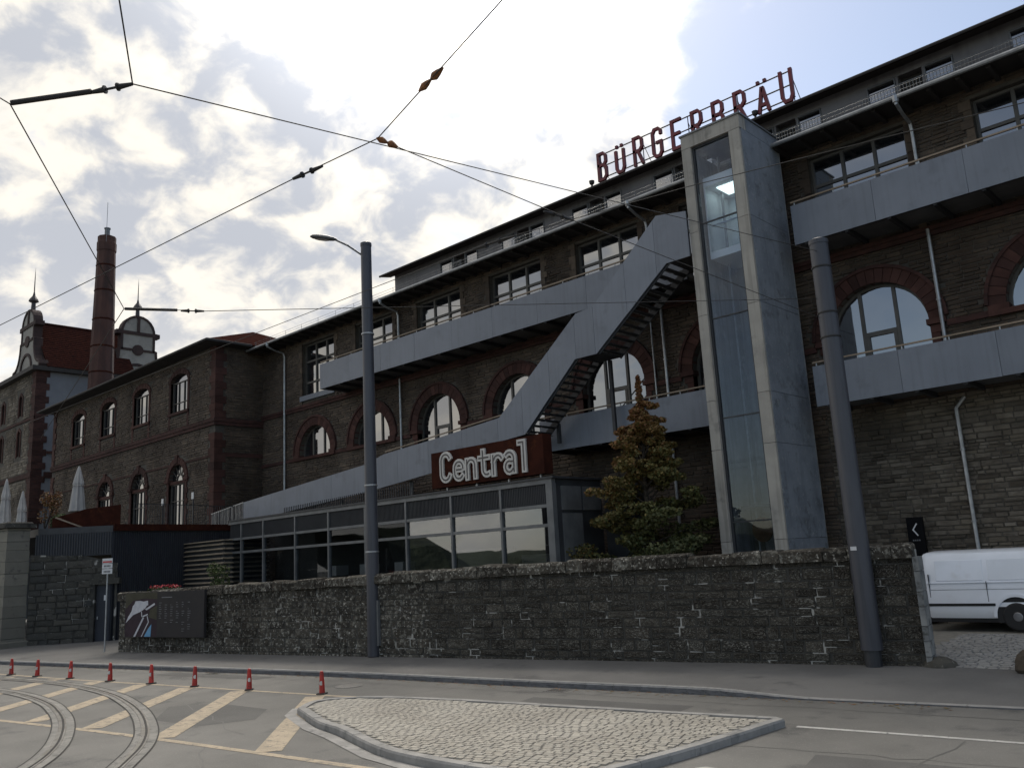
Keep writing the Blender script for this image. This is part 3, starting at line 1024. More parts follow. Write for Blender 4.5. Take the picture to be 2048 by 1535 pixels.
sett_units = []
for k in range(8):
    r = random.Random(k)
    q = MB()
    j = lambda a: r.uniform(-a, a)
    b0 = [(-.5, -.5, 0), (.5, -.5, 0), (.5, .5, 0), (-.5, .5, 0)]
    t0 = [(-.5 + .03 + j(.03), -.5 + .03 + j(.03), .88 + j(.04)), (.5 - .03 + j(.03), -.5 + .03 + j(.03), .88 + j(.04)), (.47 + j(.03), .47 + j(.03), .88 + j(.04)), (-.47 + j(.03), .47 + j(.03), .88 + j(.04))]
    c0 = [(p[0] * .84, p[1] * .84, 1.0 + j(.03)) for p in t0]
    q.add(b0 + t0 + c0, [(0, 1, 5, 4), (1, 2, 6, 5), (2, 3, 7, 6), (3, 0, 4, 7), (4, 5, 9, 8), (5, 6, 10, 9), (6, 7, 11, 10), (7, 4, 8, 11), (8, 9, 10, 11)])
    sett_units.append(q)
sett_meshes = [q.mesh('sett', 'sett') for q in sett_units]
INs = inset(ISLP, 0.24)
ang = math.atan2(1.0, 4.2)
ca, sa = math.cos(ang), math.sin(ang)
setts = []
row = 0
v_ = -6.0
while v_ < 6.0:
    h = random.uniform(.11, .14)
    x_ = -8.0 + random.uniform(0, .2)
    while x_ < 8.0:
        w = random.uniform(.12, .2)
        c = isl_c + Vector((ca * (x_ + w / 2) - sa * (v_ + h / 2), sa * (x_ + w / 2) + ca * (v_ + h / 2)))
        if inpoly(c, INs):
            setts.append((c, w - .013, h - .013, ang + random.uniform(-.015, .015), random.uniform(-.0025, .0025)))
        x_ += w
    v_ += h
setts.sort(key=lambda s: s[0].length)
rest = MB()
for i, (c, w, h, a, dz_) in enumerate(setts):
    k = random.randrange(8)
    if i < 300:
        inst('sett', sett_meshes[k], island, (c.x, c.y, .088 + dz_), (random.uniform(-.012, .012), random.uniform(-.012, .012), a), (w, h, .03))
    else:
        q = sett_units[k]
        cz, sz = math.cos(a), math.sin(a)
        rest.add([(c.x + cz * p[0] * w - sz * p[1] * h, c.y + sz * p[0] * w + cz * p[1] * h, .088 + dz_ + p[2] * .03) for p in q.v], q.f, random.random())
rest.build('setts', 'sett', island, tint=True, kind='stuff')

# ---- yard behind the gateway: sloping, cobbled
def yard_z(y):
    t = min(1, max(0, (y - 18.7) / 5.0))
    return 0.19 + 0.22 * t


m1 = MB()
ys = [18.6, 20, 21.5, 23, 24, 27]
for i in range(len(ys) - 1):
    y0, y1 = ys[i], ys[i + 1]
    m1.add([(-8, y0 + (-.0), yard_z(y0) - .04), (12, y0, yard_z(y0) - .04), (12, y1, yard_z(y1) - .04), (-45, y1, yard_z(y1) - .04) if i > 1 else (-8, y1, yard_z(y1) - .04)] if i != 2 else [(-8, y0, yard_z(y0) - .04), (12, y0, yard_z(y0) - .04), (12, y1, yard_z(y1) - .04), (-8, y1, yard_z(y1) - .04)], [(0, 1, 2, 3)])
yard = m1.build('yard', 'sett_joint', kind='structure', label='cobbled yard behind the gateway with the parked van')
ROOTM[yard] = Matrix.Identity(4)
rest = MB()
y = 18.95
while y < 23.4:
    h = random.uniform(.12, .16)
    x = -7.2 + random.uniform(0, .2)
    while x < -3.0:
        w = random.uniform(.14, .26)
        if not (x < -6.3 and y < 19.6):
            q = random.choice(sett_units)
            zz = yard_z(y) - .045 + random.uniform(-.005, .005)
            rest.add([(x + w / 2 + p[0] * (w - .02), y + h / 2 + p[1] * (h - .02), zz + p[2] * .06) for p in q.v], q.f, random.random())
        x += w
    y += h
rest.build('cobbles', 'yard_sett', yard, tint=True, kind='stuff')

# ---- unseen wooded rise, added to dim low sky light and fill glazing reflections
m1 = MB()
rh = random.Random(4)
N_ = 120
ph = [rh.uniform(0, 6.28) for _ in range(6)]
for ring, (rr_, hf) in enumerate(((64, 0.0), (68, .75), (74, 1.0), (90, 1.0), (120, .8))):
    for i in range(N_ + 1):
        a = R_(190 + 170 * i / N_)
        hgt = 3.7 + 1.9 * math.sin(i * .21 + ph[0]) + 1.3 * math.sin(i * .57 + ph[1]) + .8 * math.sin(i * 1.3 + ph[2]) + rh.uniform(-.35, .35)
        m1.v.append((rr_ * math.cos(a), rr_ * math.sin(a), -.1 + hgt * hf))
for ring in range(4):
    for i in range(N_):
        k = ring * (N_ + 1) + i
        m1.f.append((k, k + 1, k + N_ + 2, k + N_ + 1)); m1.t.append(0)
m1.build('added_hill', 'hill_wood', kind='structure', label='low wooded rise added out of view, for reflections in the pavilion glass')

# ------------------------------------------------------------------ main brewery building
YF, XJ, XR = 26.3, -44.8, 3.5
main = thing('brewery_building', 'long rubble stone brewery building with arched windows, two balconies and an attic storey', 'building', (-20, YF, 0.2))
WC = [-39 + 5.0 * k for k in range(8)]
AC = [-39.4 + 5.055 * k for k in range(8)]
LUN = {0, 1, 7}
SPR, RAD = 9.02, 1.5


def arch_poly(c, sill, n=16):
    return [(c - RAD, sill), (c + RAD, sill)] + arc(c, SPR, RAD, 0, 180, n)


def arch_sill(k):
    return 8.86 if k in LUN else 7.05


holes = []
for k, c in enumerate(WC):
    z0 = 12.28 if k == 0 else 12.02
    holes.append([(c - 1.55, z0), (c + 1.55, z0), (c + 1.55, 15.25), (c - 1.55, 15.25)])
for k, c in enumerate(AC):
    holes.append(arch_poly(c, arch_sill(k)))
m1 = MB()
wall_with_holes(m1, [(XJ, .2), (XR, .2), (XR, 15.6), (XJ, 15.6)], holes, YF, 0.55)
m1.add([(XJ, YF, .2), (XJ, 45, .2), (XJ, 45, 15.78), (XJ, YF, 15.78)], [(0, 1, 2, 3)])
m1.add([(XR, YF, .2), (XR, 45, .2), (XR, 45, 15.78), (XR, YF, 15.78)], [(3, 2, 1, 0)])
m1.build('wall', 'rubble_mortar', main)
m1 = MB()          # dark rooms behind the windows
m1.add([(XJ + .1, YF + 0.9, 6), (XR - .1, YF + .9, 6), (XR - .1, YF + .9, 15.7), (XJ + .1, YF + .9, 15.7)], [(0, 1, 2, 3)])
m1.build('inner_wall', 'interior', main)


def hole_main(x, z):
    for k, c in enumerate(WC):
        if abs(x - c) < 1.62 and 11.95 < z < 15.32:
            return True
    for k, c in enumerate(AC):
        s = arch_sill(k)
        if abs(x - c) < 2.0 and s - .12 < z < SPR:
            if k in LUN or abs(x - c) < 1.78:
                return True
        if z >= SPR and (x - c) ** 2 + (z - SPR) ** 2 < 1.98 ** 2:
            return True
    return False


near = []


def collect_near(a, b, z0, z1):
    if a > -10.9 and b < -3.4 and 2.2 < z0 and z1 < 6.6 and (b - a) > .3 and len(near) < 300:
        near.append((a, b, z0, z1))
        return True
    return False


m1 = MB()
BANDS = [(XJ, XR, 11.5, 11.78), (XJ, XR, 8.72, 8.9)]
add_rubble(m1, XJ, XR, 0.25, 2.3, lambda x, z: x < -11.2, YF, ch=(.07, .17), sl=(.18, .55), proud=(.01, .06))
m1.build('stonework', 'rubble_pale', main, tint=True, kind='stuff')
m1 = MB()
add_rubble(m1, -11.0, XR, 2.3, 6.75, hole_main, YF, ch=(.07, .17), sl=(.18, .55), proud=(.01, .06), collect=collect_near)
m1.build('stonework', 'rubble_pale', main, tint=True, kind='stuff')
units = stone_units(8)
unit_pale = []
for v, f in units:
    q = MB(); q.add(v, f); unit_pale.append(q.mesh('stone', 'rubble_pale'))
for a, b, z0, z1 in near:
    inst('stone', random.choice(unit_pale), main, ((a + b) / 2, YF + .004, (z0 + z1) / 2), (0, 0, 0), (b - a - .012, random.uniform(.015, .06), z1 - z0 - .012))
m1 = MB()
add_rubble(m1, XJ, -11.0, 2.3, 8.72, hole_main, YF, ch=(.09, .16))
add_rubble(m1, -11.0, XR, 6.75, 8.72, hole_main, YF, ch=(.09, .16))
add_rubble(m1, XJ, XR, 8.9, 11.5, hole_main, YF, ch=(.09, .16))
add_rubble(m1, XJ, XR, 11.78, 15.58, hole_main, YF, ch=(.08, .15))
m1.build('stonework', 'rubble', main, tint=True, kind='stuff')

# red string courses
m1 = MB()
m1.box(XJ + .02, XR, YF - .10, YF + .02, 11.5, 11.64); m1.box(XJ + .02, XR, YF - .15, YF + .02, 11.643, 11.78)
m1.build('string_course', 'red_band', main)
xs = [XJ + .02] + [e for c in AC for e in (c - 1.97, c + 1.97)] + [XR]
for i in range(0, len(xs), 2):
    m1 = MB(); m1.box(xs[i], xs[i + 1], YF - .08, YF + .02, 8.72, 8.9); m1.build('impost_band', 'red_band', main)
# piers beside the upper windows in dressed blocks
for k, c in enumerate(WC):
    for s in (-1, 1):
        m1 = MB()
        z = 11.8
        j = 0
        while z < 15.2:
            h = random.uniform(.24, .34)
            w = .34 if j % 2 else .22
            e = c + s * 1.55
            m1.box(min(e, e + s * w), max(e, e + s * w), YF - random.uniform(.045, .07), YF + .03, z, min(z + h - .012, 15.3), random.random())
            z += h
            j += 1
        m1.build('window_surround', 'rubble', main, tint=True)

# brick arches
v = MB()
n_v = 21
da = math.pi / n_v * .47
pr_ = [(RAD * math.cos(a), RAD * math.sin(a)) for a in (math.pi / 2 + da, math.pi / 2 - da)]
po = [(1.95 * math.cos(a), 1.95 * math.sin(a)) for a in (math.pi / 2 - da, math.pi / 2 + da)]
v.prism([pr_[0], pr_[1], po[0], po[1]], (0, 0, 0), (1, 0, 0), (0, 0, 1), (0, .5, 0))
vous = v.mesh('brick', 'red_brick')
for k, c in enumerate(AC):
    sill = arch_sill(k)
    hood = MB()
    hood.ribbon(arc(c, SPR, 2.0, 2, 178, 24), .1, (0, YF - .12, 0), (1, 0, 0), (0, 0, 1), (0, .15, 0))
    ap = hood.build('window_arch', 'red_band', main)
    for s in (-1, 1):
        m1 = MB()
        z = sill if k not in LUN else SPR - .18
        j = 0
        while z < SPR - .19:
            h = min(.31, SPR - .18 - z)
            w = .36 if j % 2 else .25
            e = c + s * RAD
            m1.box(min(e, e + s * w), max(e, e + s * w), YF - .05, YF + .3, z, z + h - .012, random.random())
            z += h
            j += 1
        e = c + s * (RAD - .07)
        e2 = c + s * (RAD + .47)
        m1.box(min(e, e2), max(e, e2), YF - .13, YF + .3, SPR - .17, SPR - .004, .4)
        m1.build('impost', 'red_brick', ap, tint=True)
    if k in LUN:
        m1 = MB(); m1.box(c - 1.97, c + 1.97, YF - .16, YF + .25, sill - .16, sill - .002, .2); m1.build('sill', 'red_brick', ap)
    for i in range(n_v):
        a = (i + .5) / n_v * math.pi - math.pi / 2
        inst('brick', vous, ap, (c, YF - .07 + random.uniform(-.008, .008), SPR), (0, a, 0))


def pane_obj(poly, y, parent, mat='window_glass', thick=.012):
    q = MB()
    ax = Vector((1, random.uniform(-.006, .006), 0))
    az = Vector((0, random.uniform(-.006, .006), 1))
    cx = sum(p[0] for p in poly) / len(poly)
    cz = sum(p[1] for p in poly) / len(poly)
    q.prism([(p[0] - cx, p[1] - cz) for p in poly], (cx, y, cz), ax, az, (0, thick, 0))
    return q.build('pane', mat, parent)


def rect_window(parent, x0, x1, z0, z1, y, cols, rows_, fw=.07, mat='window_frame', glass='window_glass', name='window', thick=None):
    """cols, rows_: inner division positions (absolute)"""
    q = MB()
    q.box(x0, x0 + fw, y - .06, y + .05, z0, z1)
    q.box(x1 - fw, x1, y - .06, y + .05, z0, z1)
    q.box(x0 + fw, x1 - fw, y - .058, y + .05, z1 - fw, z1)
    q.box(x0 + fw, x1 - fw, y - .058, y + .05, z0, z0 + fw)
    thick = thick or fw
    for c in cols:
        q.box(c - thick / 2, c + thick / 2, y - .055, y + .045, z0 + fw, z1 - fw)
    for r in rows_:
        q.box(x0 + fw, x1 - fw, y - .05, y + .04, r - thick / 2, r + thick / 2)
    w = q.build(name, mat, parent)
    xs_ = [x0] + list(cols) + [x1]
    zs_ = [z0] + list(rows_) + [z1]
    for i in range(len(xs_) - 1):
        for j in range(len(zs_) - 1):
            e = .02
            pane_obj([(xs_[i] + e, zs_[j] + e), (xs_[i + 1] - e, zs_[j] + e), (xs_[i + 1] - e, zs_[j + 1] - e), (xs_[i] + e, zs_[j + 1] - e)], y + .006, w, glass)
    return w


for k, c in enumerate(WC):
    z0 = 12.28 if k == 0 else 12.02
    rows_ = [13.05, 14.25] if k == 0 else [14.28]
    rect_window(main, c - 1.54, c + 1.54, z0 + .01, 15.24, YF + .24, [c - .5, c + .52], rows_, fw=.08, thick=.1)
    if k == 0:
        m1 = MB(); m1.box(c - 1.7, c + 1.6, YF - .12, YF + .3, 12.0, 12.275); m1.build('window_sill', 'zinc', main)


def arch_col(c, xa, xb, sill, top_only=None):
    """arch-shaped glass strip between xa and xb (relative to c)"""
    pts = [(c + xa, sill), (c + xb, sill)]
    r = RAD - .05
    for i in range(9):
        x = xb + (xa - xb) * i / 8
        x_ = max(-r + .001, min(r - .001, x))
        pts.append((c + x, SPR + math.sqrt(r * r - x_ * x_)))
    return pts


for k, c in enumerate(AC):
    s = arch_sill(k) + .01
    y = YF + .29
    q = MB()
    r = RAD - .04
    out = [(c - r, s)] + [(p[0], p[1]) for p in arc(c, SPR, r, 180, 0, 20)] + [(c + r, s)]
    q.ribbon(out, .09, (0, y - .05, 0), (1, 0, 0), (0, 0, 1), (0, .1, 0))
    q.box(c - r, c + r, y - .048, y + .04, s, s + .08)
    for m_ in (-.52, .52):
        q.box(c + m_ - .05, c + m_ + .05, y - .053, y + .045, s, SPR + math.sqrt(r * r - m_ * m_))
    if k not in LUN:
        q.box(c - .47, c + .47, y - .06, y + .045, SPR - .09, SPR + .05)
        q.box(c - .47, c - .37, y - .07, y + .04, s + .08, SPR - .09)
        q.box(c + .37, c + .47, y - .07, y + .04, s + .08, SPR - .09)
    w = q.build('arched_window', 'window_frame', main)
    for xa, xb in ((-r + .02, -.54), (.54, r - .02)):
        pane_obj(arch_col(c, xa, xb, s), y + .004, w)
    pane_obj(arch_col(c, -.5, .5, SPR - .02) if k not in LUN else arch_col(c, -.5, .5, s), y + .004, w)
    if k not in LUN:
        pane_obj([(c - .5, s), (c + .5, s), (c + .5, SPR - .04), (c - .5, SPR - .04)], y + .004, w)

# eaves, gutter, roof
m1 = MB()
m1.add([(XJ + .3, 25.2, 15.60), (XR, 25.2, 15.60), (XR, YF + .3, 15.62), (XJ + .3, YF + .3, 15.62)], [(3, 2, 1, 0)])
m1.box(XJ + .3, XR, 25.12, 25.2, 15.52, 15.63)
x = XJ + .8
while x < XR:                 # rafter feet under the eaves
    m1.box(x, x + .12, 25.22, YF + .05, 15.46, 15.6)
    x += .8
m1.build('eaves', 'soffit', main)
m1 = MB(); m1.tube([(XJ + .3, 25.05, 15.56), (XR, 25.05, 15.56)], .07, 8); m1.build('gutter', 'galvanised', main, smooth=True)
m1 = MB()
m1.add([(XJ + .3, 25.1, 15.64), (XR, 25.1, 15.64), (XR, 33, 17.7), (XJ + .3, 33, 17.7)], [(0, 1, 2, 3)])
m1.add([(XJ + .3, 33, 17.7), (XR, 33, 17.7), (XR, 45, 15.8), (XJ + .3, 45, 15.8)], [(0, 1, 2, 3)])
m1.build('roof', 'roof_tile', main)
m1 = MB()
for zz in (.16, .3):
    m1.tube([(XJ + .6, 25.35, 15.72 + zz), (XR, 25.35, 15.72 + zz)], .008, 4)
x = XJ + .8
while x < XR:
    m1.tube([(x, 25.35, 15.7), (x, 25.35, 16.04)], .01, 4)
    x += 1.6
m1.build('snow_guard', 'grey_steel', main)

# attic storey
AX0 = -33.3
m1 = MB()
ops = []
for k in range(-1, 6):
    a0 = -8.66 - 4.22 * k
    ops += [(a0, a0 + .92), (a0 + 1.0, a0 + 1.74), (a0 + 1.8, a0 + 2.66)]
ah = [[(a, 16.62), (b, 16.62), (b, 17.32), (a, 17.32)] for a, b in ops if b < XR - .2 and a > AX0 + .1]
wall_with_holes(m1, [(AX0, 16.3), (XR, 16.3), (XR, 17.78), (AX0, 17.78)], ah, 27.2, 0.3)
m1.add([(AX0, 27.2, 16.3), (AX0, 40, 16.3), (AX0, 40, 17.78), (AX0, 27.2, 17.78)], [(0, 1, 2, 3)])
m1.build('attic_wall', 'attic_metal', main)
for k in range(-1, 6):
    a0 = -8.66 - 4.22 * k
    for i, (a, b) in enumerate(((a0, a0 + .92), (a0 + 1.8, a0 + 2.66))):
        if a > AX0 + .1:
            rect_window(main, a + .01, b - .01, 16.63, 17.29, 27.225, [], [], fw=.03, mat='grey_steel', name='attic_window')
    if a0 > AX0:
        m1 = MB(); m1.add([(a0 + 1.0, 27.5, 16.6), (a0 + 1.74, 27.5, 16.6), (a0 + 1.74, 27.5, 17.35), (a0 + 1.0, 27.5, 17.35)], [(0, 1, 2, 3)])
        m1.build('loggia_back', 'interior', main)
        m1 = MB()
        lo, hi = (a0 + .95, a0 + 1.8) if a0 < -13 else (a0 - .4, a0 + 3.4)
        m1.bar((lo, 26.95, 16.9), (hi, 26.95, 16.9), .025, .02)
        x = lo
        while x < hi:
            m1.box(x - .008, x + .008, 26.944, 26.958, 16.4, 16.9)
            x += .1
        m1.build('railing', 'grey_steel', main)
m1 = MB()
m1.prism([(26.6, 17.5), (26.62, 17.62), (34, 19.6), (34, 19.4), (27.1, 17.66)], (AX0 - .45, 0, 0), (0, 1, 0), (0, 0, 1), (XR - AX0 + .45, 0, 0))
m1.build('attic_roof', 'roof_tile', main)
m1 = MB()
m1.add([(AX0 - .4, 26.64, 17.5), (XR, 26.64, 17.5), (XR, 27.25, 17.62), (AX0 - .4, 27.25, 17.62)], [(3, 2, 1, 0)])
m1.build('attic_soffit', 'soffit', main)
m1 = MB(); m1.tube([(AX0 - .45, 26.55, 17.53), (XR, 26.55, 17.53)], .055, 6); m1.build('attic_gutter', 'soffit', main, smooth=True)


# downpipes
def pipe(x, pts, r=.055, y=YF - .14):
    q = MB()
    q.tube([(x + a, (y if len(p_) < 1 else y + p_[0]), b) for a, b, *p_ in pts], r, 8)
    for a, b, *p_ in pts[1:-1]:
        pass
    z = min(p[1] for p in pts) + .6
    while z < max(p[1] for p in pts) - .5:
        q.tube([(x, y, z), (x, y, z + .05)], r * 1.35, 8)
        z += 2.0
    q.build('downpipe', 'galvanised', main, smooth=True)


for x in (-42.23, -31.87, -16.95, -7.2):
    q = MB()
    q.tube([(x, 25.05, 15.52), (x, 25.05, 15.36), (x, 25.5, 15.2), (x, YF - .22, 15.1), (x, YF - .14, 14.9), (x, YF - .14, 12.1)], .055, 8)
    q.lathe([(.09, -.1), (.1, .1)], (x, 25.05, 15.5), 8)
    q.build('downpipe', 'galvanised', main, smooth=True)
pipe(-42.23, [(0, 12.1), (0, 5.5)])
pipe(-31.87, [(0, 11.7), (0, 7.2)])
pipe(-17.15, [(0, 11.7), (0, 7.0)], .03)
pipe(-16.65, [(0, 11.7), (0, 7.0)])
pipe(-7.2, [(0, 11.7), (0, 6.9)])
pipe(-7.2, [(.25, 6.6, .05), (0, 6.3), (0, .5)])
pipe(-16.68, [(0, 6.6), (0, .5)])

# ---- balconies
YB = 24.6


def balcony(x0, x1, zb, zt, xa, xb, label):
    """zb..zt: panel; floor at zb + .2"""
    q = MB()
    q.box(x0, x1, YB + .05, YF - .02, zb + .1, zb + .22)
    b = q.build('balcony', 'grey_steel', main, label=label)
    x = x0
    while x < x1 - .05:
        w = min(2.5, x1 - x)
        q = MB(); e_ = random.uniform(0, .006); q.box(x + .005, x + w - .005, YB - e_, YB + .045 - e_, zb + random.uniform(0, .006), zt - random.uniform(0, .008)); q.build('panel', 'zinc', b)
        x += 2.5
    x = x0 + .3
    while x < x1:
        q = MB(); q.box(x, x + .1, YB + .06, YF - .02, zb - .04, zb + .098); q.build('joist', 'dark_steel', b)
        x += 1.25
    q = MB(); q.box(x0, x1, YB + .048, YB + .13, zb + .01, zb + .095); q.build('edge_beam', 'dark_steel', b)
    q = MB(); q.bar((x0, YB + .06, zt + .12), (x1, YB + .06, zt + .12), .06, .045); q.build('handrail', 'rail_wood', b)
    x = x0 + .1
    while x < x1:
        q = MB(); q.box(x, x + .03, YB + .05, YB + .075, zt - .2, zt + .1); q.build('rail_post', 'galvanised', b)
        x += 1.25
    return b


balcony(-36.36, -14.5, 11.8, 13.1, 0, 0, 'upper grey panelled balcony left of the lift tower')
balcony(-10.6, XR, 11.84, 13.13, 0, 0, 'upper grey panelled balcony right of the lift tower')
balcony(-21.6, -13.4, 6.7, 7.92, 0, 0, 'lower grey panelled balcony behind the open stair')
balcony(-10.55, XR, 6.74, 7.96, 0, 0, 'lower grey panelled balcony right of the lift tower')
for c in (-36.3,):
    q = MB(); q.box(c - .06, c - .005, YB, YF - .02, 11.8, 13.1); q.build('balcony_end', 'zinc', main)

# ------------------------------------------------------------------ side wing
YW, WX0, WX1 = 23.3, -70.2, -44.8
wing = thing('side_wing', 'projecting rubble stone wing with hipped tiled roof and red brick trim left of the brewery', 'building', (-57, YW, 0.2))
WW = [-49.3, -54.6, -59.9, -65.2]
up_h = []
for c in WW:
    up_h.append([(c - 1.1, 12.55), (c + 1.1, 12.55), (c + 1.1, 14.45)] + [(c + 1.1 * math.cos(R_(t)) , 14.45 + .42 * math.sin(R_(t))) for t in range(18, 180, 18)] + [(c - 1.1, 14.45)])
dn_h = []
for c in WW[:3]:
    dn_h.append([(c - 1.05, 5.5), (c + 1.05, 5.5)] + arc(c, 8.35, 1.05, 0, 180, 12))
m1 = MB()
wall_with_holes(m1, [(WX0, .2), (WX1, .2), (WX1, 15.75), (WX0, 15.75)], up_h + dn_h, YW, .5)
m1.add([(WX1, YW, .2), (WX1, YF, .2), (WX1, YF, 15.75), (WX1, YW, 15.75)], [(0, 1, 2, 3)])
m1.add([(WX0, YW, .2), (WX0, 36, .2), (WX0, 36, 15.75), (WX0, YW, 15.75)], [(3, 2, 1, 0)])
m1.build('wall', 'rubble_mortar', wing)
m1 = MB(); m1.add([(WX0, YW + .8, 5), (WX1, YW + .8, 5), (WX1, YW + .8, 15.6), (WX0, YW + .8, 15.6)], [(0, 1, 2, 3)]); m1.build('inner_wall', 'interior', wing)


def hole_wing(x, z):
    if x > WX1 - .5 or x < WX0 + .45:
        return True
    for c in WW:
        if abs(x - c) < 1.3 and 12.3 < z < 15.05:
            return True
    for c in WW[:3]:
        if abs(x - c) < 1.4 and 5 < z < 8.35:
            return True
        if (x - c) ** 2 + (z - 8.35) ** 2 < 1.5 ** 2 and z >= 8.3:
            return True
    return 11.05 < z < 11.55


m1 = MB()
add_rubble(m1, WX0, WX1, 4.8, 11.05, hole_wing, YW, ch=(.1, .17), sl=(.25, .7))
add_rubble(m1, WX0, WX1, 11.55, 15.6, hole_wing, YW, ch=(.1, .17), sl=(.25, .7))
hs = lambda y_, z: y_ < YW + .5 or 11.05 < z < 11.55 or 9.3 < z < 9.55
add_rubble(m1, YW, YF, 4.8, 9.3, hs, WX1, ch=(.1, .17), sl=(.25, .6), fwd=1, axis='y')
add_rubble(m1, YW, YF, 9.55, 11.05, hs, WX1, ch=(.1, .17), sl=(.25, .6), fwd=1, axis='y')
add_rubble(m1, YW, YF, 11.55, 15.6, hs, WX1, ch=(.1, .17), sl=(.25, .6), fwd=1, axis='y')
m1.build('stonework', 'rubble', wing, tint=True, kind='stuff')
m1 = MB()
m1.box(WX0 - .05, WX1 + .12, YW - .12, YW + .05, 11.1, 11.3); m1.box(WX0 - .05, WX1 + .16, YW - .16, YW + .05, 11.303, 11.5)
m1.box(WX1 - .02, WX1 + .118, YW + .05, YF - .01, 11.1, 11.3); m1.box(WX1 - .02, WX1 + .158, YW + .05, YF - .01, 11.303, 11.5)
m1.box(WX0, WX1 + .06, YW - .055, YW + .04, 9.32, 9.42); m1.box(WX1 - .02, WX1 + .07, YW + .06, YF - .01, 9.32, 9.54)
m1.build('string_course', 'red_band', wing)
# brick quoins
z, j = 4.8, 0
while z < 15.6:
    h = .42
    if not (z + h > 11.08 and z < 11.52):
        L_ = .62 if j % 2 else .42
        l2 = .42 if j % 2 else .62
        q = MB()
        q.box(WX1 - L_, WX1 + .075, YW - .075, YW + l2, z, z + h - .012, .1)
        q.build('quoin', 'red_brick', wing)
        q = MB(); q.box(WX0 - .05, WX0 + L_, YW - .075, YW + .3, z, z + h - .012, .1); q.build('quoin', 'red_brick', wing)
    z += h
    j += 1
for c in WW:
    rect_window(wing, c - 1.09, c + 1.09, 12.56, 14.44, YW + .17, [c - .36, c + .36], [13.15], fw=.05, mat='window_frame', thick=.035)
    q = MB()
    top = [(c - 1.09, 14.44)] + [(c + 1.09 * math.cos(R_(t)), 14.44 + .41 * math.sin(R_(t))) for t in range(180, -1, -18)]
    pane_obj([(c - 1.08, 14.42), (c + 1.08, 14.42)] + [(c + 1.08 * math.cos(R_(t)), 14.42 + .41 * math.sin(R_(t))) for t in range(18, 180, 18)], YW + .175, wing)
    q = MB()      # brick surround
    for i in range(9):
        t0, t1 = R_(180 - i * 20 + .8), R_(180 - (i + 1) * 20 - .8 + 1.6)
        t0, t1 = R_(180 - i * 20 - 1), R_(180 - (i + 1) * 20 + 1)
        P_ = [(c + 1.1 * math.cos(t0), 14.45 + .42 * math.sin(t0)), (c + 1.1 * math.cos(t1), 14.45 + .42 * math.sin(t1)), (c + 1.42 * math.cos(t1), 14.45 + .76 * math.sin(t1)), (c + 1.42 * math.cos(t0), 14.45 + .76 * math.sin(t0))]
        q.prism(P_, (0, YW - .07, 0), (1, 0, 0), (0, 0, 1), (0, .3, 0))
    for s in (-1, 1):
        q.box(min(c + s * 1.1, c + s * 1.32), max(c + s * 1.1, c + s * 1.32), YW - .05, YW + .3, 11.55, 14.44)
    q.box(c - 1.32, c + 1.32, YW - .12, YW + .3, 12.38, 12.545)
    q.build('window_surround', 'red_brick', wing)
for c in WW[:3]:
    w = rect_window(wing, c - 1.04, c + 1.04, 5.52, 8.2, YW + .17, [c - .5, c, c + .5], [7.2], fw=.05, mat='window_frame', thick=.035, name='french_door')
    q = MB(); q.box(c - 1.3, c + 1.3, YW + .02, YW + .3, 8.2, 8.38); q.build('transom', 'red_brick', w)
    pane_obj([(c - 1.0, 8.38), (c + 1.0, 8.38)] + arc(c, 8.38, 1.0, 4, 176, 10), YW + .18, w)
    q = MB()
    for t in (35, 62, 90, 118, 145):
        q.bar((c + .35 * math.cos(R_(t)), YW + .15, 8.38 + .35 * math.sin(R_(t))), (c + 1.02 * math.cos(R_(t)), YW + .15, 8.38 + 1.02 * math.sin(R_(t))), .035, .035, (0, 1, 0))
    q.ribbon(arc(c, 8.38, .38, 0, 180, 10), .04, (0, YW + .135, 0), (1, 0, 0), (0, 0, 1), (0, .04, 0))
    q.build('fanlight_bars', 'window_frame', w)
    q = MB()
    for i in range(13):
        t0, t1 = R_(i * 180 / 13 + .5), R_((i + 1) * 180 / 13 - .5)
        ro = 1.55 if i in (6,) else 1.42
        q.prism([(c + 1.05 * math.cos(t0), 8.35 + 1.05 * math.sin(t0)), (c + ro * math.cos(t0), 8.35 + ro * math.sin(t0)), (c + ro * math.cos(t1), 8.35 + ro * math.sin(t1)), (c + 1.05 * math.cos(t1), 8.35 + 1.05 * math.sin(t1))], (0, YW - (.13 if i == 6 else .09), 0), (1, 0, 0), (0, 0, 1), (0, .3, 0))
    for s in (-1, 1):
        z, j = 5.4, 0
        while z < 8.3:
            w_ = .34 if j % 2 else .22
            q.box(min(c + s * 1.05, c + s * (1.05 + w_)), max(c + s * 1.05, c + s * (1.05 + w_)), YW - .06, YW + .3, z, min(z + .3, 8.33))
            z += .312
            j += 1
        q.box(min(c + s * .98, c + s * 1.5), max(c + s * .98, c + s * 1.5), YW - .14, YW + .2, 8.335, 8.5)
    q.build('door_surround', 'red_brick', wing)
